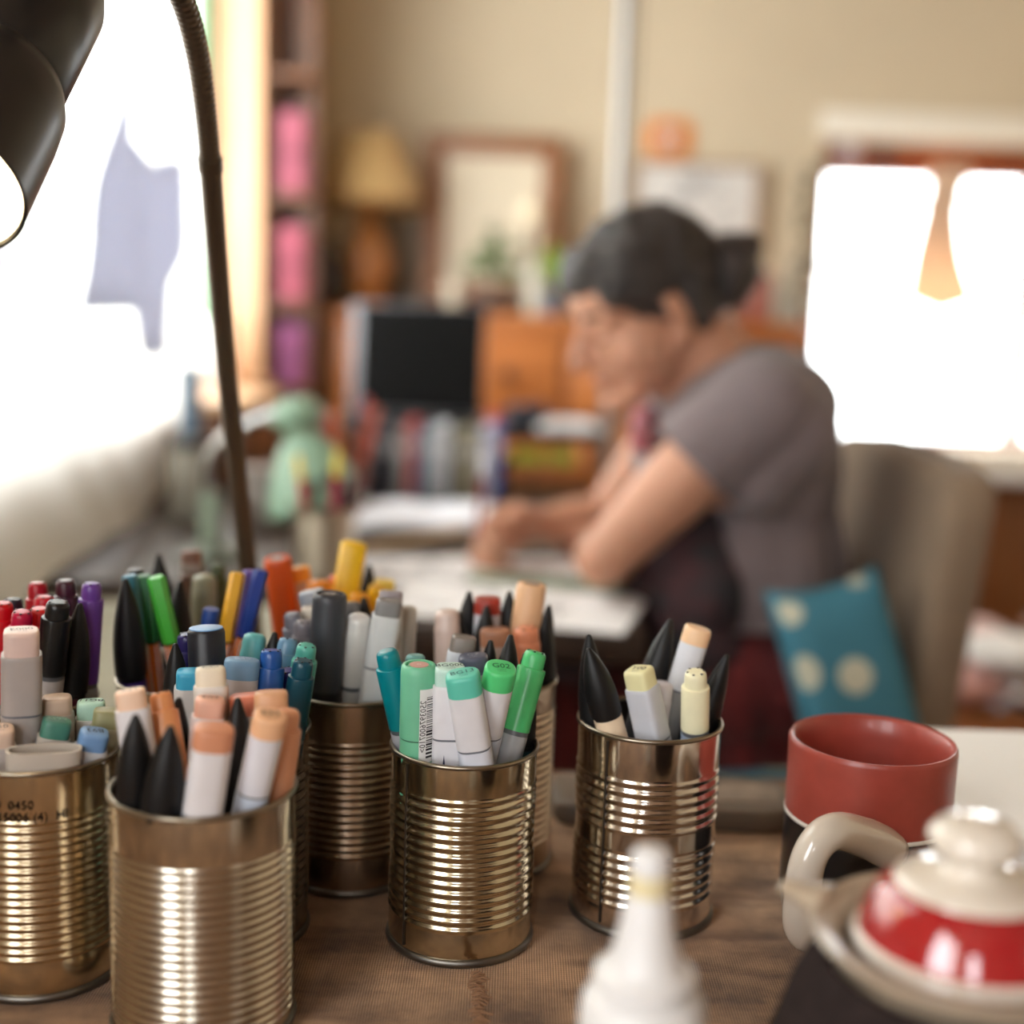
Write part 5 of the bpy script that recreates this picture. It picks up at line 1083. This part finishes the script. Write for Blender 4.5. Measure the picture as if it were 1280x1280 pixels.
for px, py, w_, c, lb, nm in ((1062, 190, .030, (200, 194, 200), 'pale shell charm hanging at the top left of the right window', 'shell_charm'), (1104, 196, .026, (50, 46, 50), 'dark charm hanging beside the pale shell under the window header', 'dark_charm'), (1082, 240, .016, (150, 84, 66), 'small rusty bead drop in the right window', 'bead_drop')):
    p = at(px, py, 3.85); t = thing(nm, lb, 'ornament', p); bm = bmesh.new(); ell(bm, p, (w_, .01, w_ * .8)); part('charm', bm, mat(c, rough=.5), t, smooth=True)
    bm = bmesh.new(); tube(bm, [p + Vector((0, 0, w_ * .6)), Vector((p.x, 3.868, WZ1 + .02))], .0015, 6); part('thread', bm, mat((120, 100, 80)), t)
# things on the sill
sp_ = at(1245, 610, 3.80)
t = thing('folded_linen', 'folded cream linen on the white sill under the right window', 'linen', (sp_.x, 3.80, WZ0))
bm = bmesh.new(); box(bm, (1.36, 3.80, WZ0 + .024), (.34, .16, .046), bev=.014, bseg=3); part('fold', bm, cloth((232, 220, 200)), t)
# low box seat with fabric heap, lower right
t = thing('storage_chest', 'low wooden chest on the right under a heap of fabrics', 'chest', (.95, 2.4, 0))
bm = bmesh.new(); box(bm, (.98, 2.45, .19), (.62, .60, .38), bev=.006); part('chest_body', bm, DARKWOOD, t)
bm = bmesh.new(); box(bm, (.98, 2.45, .392), (.65, .63, .022), bev=.005); part('chest_lid', bm, wood((150, 92, 50), (128, 74, 38), .45, 0), t)
rr = random.Random(11)
fcols = [((222, 170, 160), 'pink'), ((238, 232, 228), 'white'), ((196, 84, 70), 'rust red'), ((206, 196, 190), 'pale grey'), ((60, 52, 60), 'charcoal'), ((226, 186, 178), 'blush'), ((240, 236, 230), 'ivory'), ((150, 118, 100), 'taupe')]
pos = [(.80, 2.30, 0), (.98, 2.28, 0), (.92, 2.50, 0), (1.14, 2.42, 0), (1.05, 2.26, .055), (.84, 2.42, .06), (.90, 2.27, .065), (1.12, 2.52, .06)]
fbase = .404
for (c, nm), (x, y, z) in zip(fcols, pos):
    bm = bmesh.new(); ell(bm, (x, y, fbase + z + .033), (.10, .085, .032), R3('Z', rr.uniform(-40, 40)), 28, 16)
    for v in bm.verts: v.co += Vector((noise.noise(v.co * 22), noise.noise(v.co * 22 + Vector((9, 9, 9))), .4 * noise.noise(v.co * 30))) * .012
    zmn = min(v.co.z for v in bm.verts)
    for v in bm.verts: v.co.z += (fbase + z + .0005 - zmn)
    solo('crumpled_fabric', bm, cloth(c), '%s crumpled fabric bundle in the heap at the lower right' % nm, 'fabric', 'fabric bundles heaped on the low chest', smooth=True)
# ------------------------------------------------------------------ chair
# seat normal: she faces -X; the chair is turned a little towards the camera
ch = thing('upholstered_chair', 'grey brown upholstered chair with tall rounded back behind the woman', 'chair', (.36, 1.60, 0))
CHF = cloth((134, 114, 94), var=.10, vscale=10, bump=.4)
A0 = Vector((.426, 1.37)); B0 = Vector((.412, 1.86)); du = (B0 - A0).normalized(); nn = Vector((du.y, -du.x))   # nn points away from her (+x)
W_ = (B0 - A0).length; S = sect(W_, .066, 5.5, 48); rings = []
for z, s, off in ((.40, .94, -.03), (.47, .97, -.025), (.60, .99, -.01), (.75, 1.0, .005), (.86, .995, .016), (.890, .985, .02), (.910, .955, .022), (.920, .90, .023), (.923, .80, .023)):
    r = []
    for x, y in S:
        sag = .010 * (1 - (2 * x / W_) ** 2) if z > .85 else 0
        p = (A0 + B0) / 2 + du * x * s + nn * (y * (s if s > .9 else s * .8) + off + .042)
        r.append(Vector((p.x, p.y, z + sag)))
    rings.append(r)
bm = bmesh.new(); loft(bm, rings); part('backrest', bm, CHF, ch, smooth=60)
bm = bmesh.new(); cs = (A0 + B0) / 2 - nn * .215; ang = math.degrees(math.atan2(du.y, du.x)); box(bm, (cs.x, cs.y - .03, .405), (W_ * 1.14, .47, .10), R3('Z', ang), bev=.025, bseg=4); part('seat', bm, CHF, ch, smooth=60)
for a in (-.21, .21):
    for b in (.02, -.40):
        p = (A0 + B0) / 2 + du * a + nn * b; bm = bmesh.new(); lathe(bm, [(.014, 0.0005), (.02, .36)], 14, L4((p.x, p.y, 0))); part('leg', bm, DARKWOOD, ch)
# dotted cushions
def dotted():
    m = bpy.data.materials.new('teal_dots'); m.use_nodes = True; nt = m.node_tree; N = nt.nodes; L = nt.links; b = N['Principled BSDF']
    tc = N.new('ShaderNodeTexCoord'); mp = N.new('ShaderNodeMapping'); mp.inputs['Rotation'].default_value = (.3, .15, .2); L.new(tc.outputs['Object'], mp.inputs[0])
    v = N.new('ShaderNodeTexVoronoi'); v.inputs['Scale'].default_value = 14.5; v.inputs['Randomness'].default_value = .25; L.new(mp.outputs[0], v.inputs['Vector'])
    r = N.new('ShaderNodeValToRGB'); r.color_ramp.elements[0].position = .36; r.color_ramp.elements[1].position = .40
    r.color_ramp.elements[0].color = lin((196, 196, 176)); r.color_ramp.elements[1].color = lin((62, 120, 140)); L.new(v.outputs['Distance'], r.inputs[0]); L.new(r.outputs[0], b.inputs['Base Color']); b.inputs['Roughness'].default_value = .9
    return m
DOT = dotted()
def pillow(c, sx, sy, th, R, lab):
    bm = bmesh.new(); n = 22; top = {}; bot = {}
    for i in range(n + 1):
        for j in range(n + 1):
            u, v = i / n * 2 - 1, j / n * 2 - 1
            h = th * (max(0, (1 - u ** 4)) * max(0, (1 - v ** 4))) ** .45; e = 1 - .07 * (1 - abs(u)) * abs(v) - .0
            x = u * sx / 2 * (1 - .06 * (1 - v * v)) if abs(u) == 1 else u * sx / 2 * (1 - .06 * (1 - v * v) * abs(u)); y = v * sy / 2 * (1 - .06 * (1 - u * u) * abs(v))
            top[i, j] = bm.verts.new(Vector(c) + R @ Vector((x, y, h + .002)))
            bot[i, j] = bm.verts.new(Vector(c) + R @ Vector((x, y, -h - .002)))
    for i in range(n):
        for j in range(n):
            bm.faces.new((top[i, j], top[i + 1, j], top[i + 1, j + 1], top[i, j + 1])); bm.faces.new((bot[i, j], bot[i, j + 1], bot[i + 1, j + 1], bot[i + 1, j]))
    for i in range(n):
        for a, b in (((i, 0), (i + 1, 0)), ((i + 1, n), (i, n)), ((0, i + 1), (0, i)), ((n, i), (n, i + 1))): bm.faces.new((top[a], bot[a], bot[b], top[b]))
    t = thing('dotted_cushion', lab, 'cushion', c); part('cushion_cover', bm, DOT, t, smooth=60); return t
pillow((.384, 1.355, .635), .36, .13, .034, Matrix.Rotation(math.radians(10), 3, 'Z') @ Matrix.Rotation(math.radians(-13), 3, 'Y') @ Matrix.Rotation(math.radians(72), 3, 'X') @ Matrix.Rotation(math.radians(90), 3, 'Z'), 'teal cushion with pale dots wedged upright against the chair back')
pillow((.225, 1.318, .512), .28, .22, .040, Matrix.Rotation(math.radians(8), 3, 'Z') @ Matrix.Rotation(math.radians(34), 3, 'X'), 'teal dotted cushion lying lower, below her red skirt')

# ------------------------------------------------------------------ the woman
wo = thing('person', 'woman with dark bun in grey top and red skirt, bent over a drawing', 'person', (.28, 1.6, 0))
SKIN = mat((198, 146, 120), rough=.5, spec=.4, var=.05, vscale=14, sss=.15)
phi, psi, rho = math.radians(28), math.radians(20), math.radians(0); hs = .915
fw = Vector((-math.cos(phi) * math.cos(psi), -math.cos(phi) * math.sin(psi), -math.sin(phi))); up0 = Vector((-math.sin(phi) * math.cos(psi), -math.sin(phi) * math.sin(psi), math.cos(phi)))
lf = up0.cross(fw); up = up0 * math.cos(rho) + lf * math.sin(rho); lf = up.cross(fw)
if lf.y > 0: lf = -lf
HCc = at(804, 381, 1.58)
def h(x, y, z): return HCc + (fw * x + lf * y + up * z) * hs
HR = Matrix((fw, lf, up)).transposed()
if HR.determinant() < 0: HR = Matrix((fw, -lf, up)).transposed()
bm = bmesh.new()
E_ = lambda c, r, R=None: ell(bm, h(*c), [q * hs for q in r], HR if R is None else HR @ R, 32, 20)
C_ = lambda a, ra, b, rb: cap(bm, h(*a), ra * hs, h(*b), rb * hs)
E_((-.012, 0, .035), (.096, .073, .080)); E_((.040, 0, .030), (.050, .058, .052)); E_((.030, 0, -.030), (.060, .056, .076))
for s in (-1, 1):
    C_((-.008, s * .050, -.045), .022, (.062, s * .014, -.094), .019)
    E_((.056, s * .032, -.030), (.028, .022, .032)); E_((.032, s * .040, -.040), (.050, .027, .046)); E_((.030, s * .030, -.070), (.040, .028, .030)); C_((.078, s * .008, .016), .0095, (.066, s * .044, .016), .009)
    E_((.0715, s * .030, -.002), (.0135, .0150, .0105))
    C_((.100, s * .0075, -.034), .0072, (.094, s * .010, -.036), .006)
    E_((-.010, s * .074, -.012), (.017, .007, .030), R3('Y', 12) @ R3('Z', s * 16)); C_((-.012, s * .070, -.038), .007, (-.006, s * .070, -.038), .006)
C_((.088, 0, .010), .0078, (.116, 0, -.028), .0094); E_((.104, 0, -.034), (.015, .012, .008))
C_((.086, -.017, -.056), .0075, (.086, .017, -.056), .0075); C_((.095, -.006, -.0555), .0055, (.095, .006, -.0555), .0055); C_((.092, -.012, -.068), .0062, (.092, .012, -.068), .0062)
E_((.082, 0, -.095), (.019, .020, .017)); E_((.065, 0, -.085), (.025, .034, .03))
NB = Vector((.262, 1.60, .985))
cap(bm, h(-.028, 0, -.035), .052, NB, .056); cap(bm, h(.005, 0, -.08), .035, NB + Vector((-.03, 0, -.01)), .048)
# torso, hips, legs
ell(bm, (.285, 1.60, .90), (.095, .135, .13)); ell(bm, (.28, 1.60, .74), (.100, .130, .14)); ell(bm, (.275, 1.60, .60), (.115, .155, .10))
SL, SR = Vector((.262, 1.452, .978)), Vector((.240, 1.755, .968))
cap(bm, NB + Vector((.01, 0, -.035)), .05, SL, .046); cap(bm, NB + Vector((.01, 0, -.035)), .05, SR, .046)
EL, ER = at(752, 700, 1.462), at(752, 652, 1.80); EL.z = max(EL.z, .792); ER.z = max(ER.z, .788)
cap(bm, SL, .047, SL.lerp(EL, .5), .043); cap(bm, SL.lerp(EL, .5), .043, EL, .031)
cap(bm, SR, .045, SR.lerp(ER, .5), .040); cap(bm, SR.lerp(ER, .5), .040, ER, .030)
WL = Vector((EL.x + .045, EL.y + .20, .780)); cap(bm, EL, .031, EL.lerp(WL, .35), .034); cap(bm, EL.lerp(WL, .35), .034, WL, .021)
WR = at(678, 652, 1.735); WR.z = .796; cap(bm, ER, .030, ER.lerp(WR, .35), .036); cap(bm, ER.lerp(WR, .35), .036, WR, .0225)
# hips -> knees -> feet
for y, kx in ((1.53, -.07), (1.71, -.09)):
    K = Vector((kx, y, .545)); cap(bm, (.30, y, .575), .082, K, .058); An = Vector((kx - .02, y, .09)); cap(bm, K, .055, An, .038); cap(bm, An, .036, (kx - .14, y, .035), .028)
# hands
PEN_A, PEN_B = at(594, 702, 1.665), at(606, 566, 1.675); PEN_A.z = .7520
def hand(wr, fwd, upv, side, curl, gap=0):
    """palm, four unequal fingers with knuckle bends, thumb; side = towards the thumb"""
    fwd = fwd.normalized(); side = (side - fwd * side.dot(fwd)).normalized(); upv = upv.normalized()
    pc = wr + fwd * .048
    cap(bm, wr + fwd * .01, .021, pc + side * .018, .019); cap(bm, wr + fwd * .01, .020, pc - side * .020, .017); cap(bm, pc + side * .02, .018, pc - side * .022, .016)
    kn = wr + fwd * .082
    for k, (o, l) in enumerate(((.030, .040), (.010, .044), (-.010, .041), (-.029, .033))):
        a = pc + side * o * .9; b = kn + side * o; cap(bm, a, .011, b, .0100)
        d = fwd; un = upv; p = b
        for j in range(3):
            ca = curl[j]; d, un = (d * math.cos(ca) - un * math.sin(ca)).normalized(), (un * math.cos(ca) + d * math.sin(ca)).normalized(); q = p + d * l * (1, .68, .5)[j]; cap(bm, p, (.0093, .0086, .0080)[j], q, (.0086, .0080, .0070)[j]); p = q
    th0 = wr + fwd * .022 + side * .020 - upv * .004; th1 = th0 + (side * .6 + fwd * .75 - upv * .35).normalized() * .040; th2 = th1 + (fwd * .95 - side * .25 - upv * .45).normalized() * .030; th3 = th2 + (fwd * .8 - side * .6 - upv * .3).normalized() * .024
    cap(bm, th0, .0150, th1, .0115); cap(bm, th1, .0112, th2, .0098); cap(bm, th2, .0098, th3, .0080)
hand(WR, (PEN_A.lerp(PEN_B, .30) + Vector((.004, .012, .0)) - WR), Vector((-.15, .75, .65)), Vector((-.1, -.62, .78)), (.85, 1.15, .8))
hand(WL, Vector((-.35, 1, .0)), Vector((0, 0, 1)), Vector((-1, -.2, 0)), (.25, .5, .4))
voxel('body', bm, SKIN, wo, .0036, 6)
# face details
def patch(name, pts, r, m, lab=None):
    b = bmesh.new(); tube(b, spline([h(*p) for p in pts], 4), [r * hs * (.35 + .65 * math.sin(PI * (k + .5) / ((len(pts) - 1) * 4 + 1))) for k in range((len(pts) - 1) * 4 + 1)], 8); part(name, b, m, wo, smooth=True, label=lab)
HD = mat((38, 30, 28), rough=.6)
for s in (-1, 1):
    patch('eyebrow', [(.0885, s * .012, .020), (.086, s * .026, .026), (.076, s * .044, .023)], .0034, HD)
    patch('eyelashes', [(.0835, s * .018, -.008), (.0860, s * .030, -.0095), (.0790, s * .043, -.006)], .0022, HD)
patch('lips', [(.0955, -.018, -.0605), (.1010, -.006, -.0595), (.1010, .006, -.0595), (.0955, .018, -.0605)], .0028, mat((160, 96, 88), rough=.45), 'dusky rose lips')
# hair
HAIR = mat((34, 30, 30), rough=.5, spec=.35, rgb2=(78, 72, 70), vscale=16, stretch=(1.5, 1.5, 9), bump=.8, bscale=120, detail=6.)
bm = bmesh.new()
E_((-.018, 0, .040), (.101, .081, .084)); E_((.030, 0, .070), (.060, .062, .040)); E_((-.050, 0, .012), (.064, .070, .074))
for s in (-1, 1): E_((.012, s * .050, .048), (.058, .032, .050)); E_((-.040, s * .058, .002), (.035, .026, .058))
E_((-.066, 0, -.030), (.040, .050, .045))
hair = voxel('hair', bm, HAIR, wo, .0040, 5, disp=(.006, (38, 38, 38)))
bm = bmesh.new(); bc_ = at(908, 338, 1.60); ell(bm, bc_, (.042, .042, .046), None, 40, 26)
for k in range(7):
    a0 = k * .9; pts = [bc_ + Vector((math.cos(a0 + t * .5) * .030 * math.cos(t * .35 - .9), math.sin(t * .5 + a0) * .034, math.sin(a0 * 1.3 + t * .5) * .034)) for t in range(7)]
    tube(bm, spline(pts, 4), .012, 10)
cap(bm, h(-.09, 0, .01), .026, bc_ + Vector((-.01, 0, -.01)), .026)
voxel('hair_bun', bm, mat((30, 25, 25), rough=.55, rgb2=(64, 52, 48), vscale=60, bump=.8, bscale=140), wo, .0036, 2, disp=(.004, (60, 60, 60)))
# top
TOP = cloth((124, 112, 114), var=.12, vscale=9, bump=.5, bscale=500)
bm = bmesh.new()
cap(bm, (.288, 1.595, .945), .088, (.300, 1.60, .80), .105)
ell(bm, (.278, 1.600, .905), (.118, .160, .140)); ell(bm, (.284, 1.600, .770), (.122, .168, .150)); ell(bm, (.284, 1.600, .700), (.122, .172, .075))
ell(bm, (.300, 1.595, .975), (.088, .150, .070)); ell(bm, (.212, 1.60, .90), (.065, .120, .09))
cap(bm, (.285, 1.56, .975), .062, SL + Vector((.008, 0, .004)), .060); cap(bm, (.285, 1.64, .975), .062, SR, .057)
sl1 = SL.lerp(EL, .36) + Vector((0, .0, .006)); sr1 = SR.lerp(ER, .34)
cap(bm, SL + Vector((.005, 0, 0)), .061, sl1, .0605); cap(bm, SR, .057, sr1, .056)
cap(bm, SL + Vector((.045, .01, -.02)), .055, SL + Vector((.01, .0, -.075)), .045)
def cutsleeve(v):
    # trim the rounded sleeve ends flat at the hem plane
    for c, e, s0, r in ((sl1, EL, SL, .085), (sr1, ER, SR, .08)):
        d = (e - s0).normalized(); k = (v.co - c).dot(d)
        if k > 0.006 and (v.co - c - d * k).length < r and k < .075: v.co -= d * (k - .006) * 1.0
def tops(v):
    cutsleeve(v)
    z = v.co.z
    if z < .735: v.co.z = .735 + (z - .735) * .12
    # long soft folds running from shoulder to hem
    n_ = v.normal; a = math.atan2(v.co.y - 1.6, v.co.x - .30); k = max(0, min(1, (.98 - z) / .2))
    v.co += n_ * .0055 * k * math.sin(a * 9 + 8 * z + 3 * noise.noise(v.co * 6))
voxel('short_sleeved_top', bm, TOP, wo, .0048, 4, disp=(.006, (11, 11, 8)), sculpt=tops)
# skirt
SK = mat((112, 30, 30), rough=.9, rgb2=(70, 22, 26), vscale=12, stretch=(3, 1, 1), bump=.4, bscale=300, sheen=.2)
bm = bmesh.new(); ell(bm, (.268, 1.590, .655), (.134, .185, .12)); ell(bm, (.262, 1.60, .575), (.138, .190, .085))
for y, kx in ((1.53, -.07), (1.71, -.09)): cap(bm, (.28, y, .585), .098, (kx, y, .560), .072)
cap(bm, (.0, 1.52, .57), .07, (.0, 1.68, .57), .07); cap(bm, (.15, 1.52, .58), .085, (.15, 1.68, .58), .085)
cap(bm, (-.07, 1.54, .53), .066, (-.08, 1.55, .30), .085); cap(bm, (-.09, 1.70, .53), .066, (-.10, 1.69, .30), .085)
def skf(v):
    v.co.z = max(v.co.z, .463) if v.co.x > .13 else v.co.z
    v.co += v.normal * .006 * math.sin(v.co.x * 60 + 4 * noise.noise(v.co * 8))
voxel('skirt', bm, SK, wo, .0055, 4, sculpt=skf)
# apron front and scarf
AP = mat((34, 42, 46), rough=.9, rgb2=(76, 40, 44), vscale=26, bump=.4, bscale=300)
bm = bmesh.new(); rings = []
for k in range(9):
    z = .86 - k * .026; rings.append([Vector((.1755 - .006 * k * .4 + dx, y, z)) for dx, y in ((-.004, 1.46), (-.012, 1.52), (-.014, 1.60), (-.012, 1.68), (-.002, 1.74), (.03, 1.74), (.03, 1.46))])
ell(bm, (.222, 1.585, .760), (.085, .165, .115)); ell(bm, (.226, 1.585, .700), (.085, .170, .07))
voxel('apron', bm, AP, wo, .006, 3, disp=(.006, (20, 20, 20)), label='dark teal and red patterned apron front')
bm = bmesh.new(); c = NB + Vector((-.004, 0, .020)); pts = []
for k in range(25):
    a = 2 * PI * k / 24; pts.append(c + Vector((.060 * math.cos(a), .060 * math.sin(a), .028 * math.cos(a) + .004 * math.sin(5 * a))))
tube(bm, pts[:-1] + [pts[0]], .0085, 10, True); p = [c + Vector((-.060, -.02, -.03)), c + Vector((-.085, -.045, -.06)), at(806, 520, 1.49), at(800, 560, 1.50)]
tube(bm, spline(p, 6), [.010] * 10 + [.012] * 9, 10)
part('neck_scarf', bm, mat((178, 54, 66), rough=.8, rgb2=(150, 130, 140), vscale=50), wo, smooth=True, label='thin red patterned scarf')
# pencil in her hand
d = (PEN_B - PEN_A); L_ = d.length; z_ = d.normalized(); x_ = Vector((1, 0, 0)); x_ = (x_ - z_ * x_.dot(z_)).normalized(); Rm = Matrix((x_, z_.cross(x_), z_)).transposed()
t = thing('drawing_pencil', 'pencil with silvery end held upright in her drawing hand', 'pencil', PEN_A, Rm)
bm = bmesh.new(); lathe(bm, [(.0004, 0), (.0036, .018)], 10); part('point', bm, mat((206, 176, 140), rough=.6), t, world=False)
bm = bmesh.new(); lathe(bm, [(.0036, .018), (.0038, .019), (.0038, L_ - .03)], 10); part('shaft', bm, mat((150, 70, 70), rough=.4), t, world=False)
bm = bmesh.new(); lathe(bm, [(.0044, L_ - .03), (.0044, L_ - .002), (.003, L_)], 12); part('ferrule', bm, mat((220, 220, 224), rough=.3, metal=.4), t, world=False)
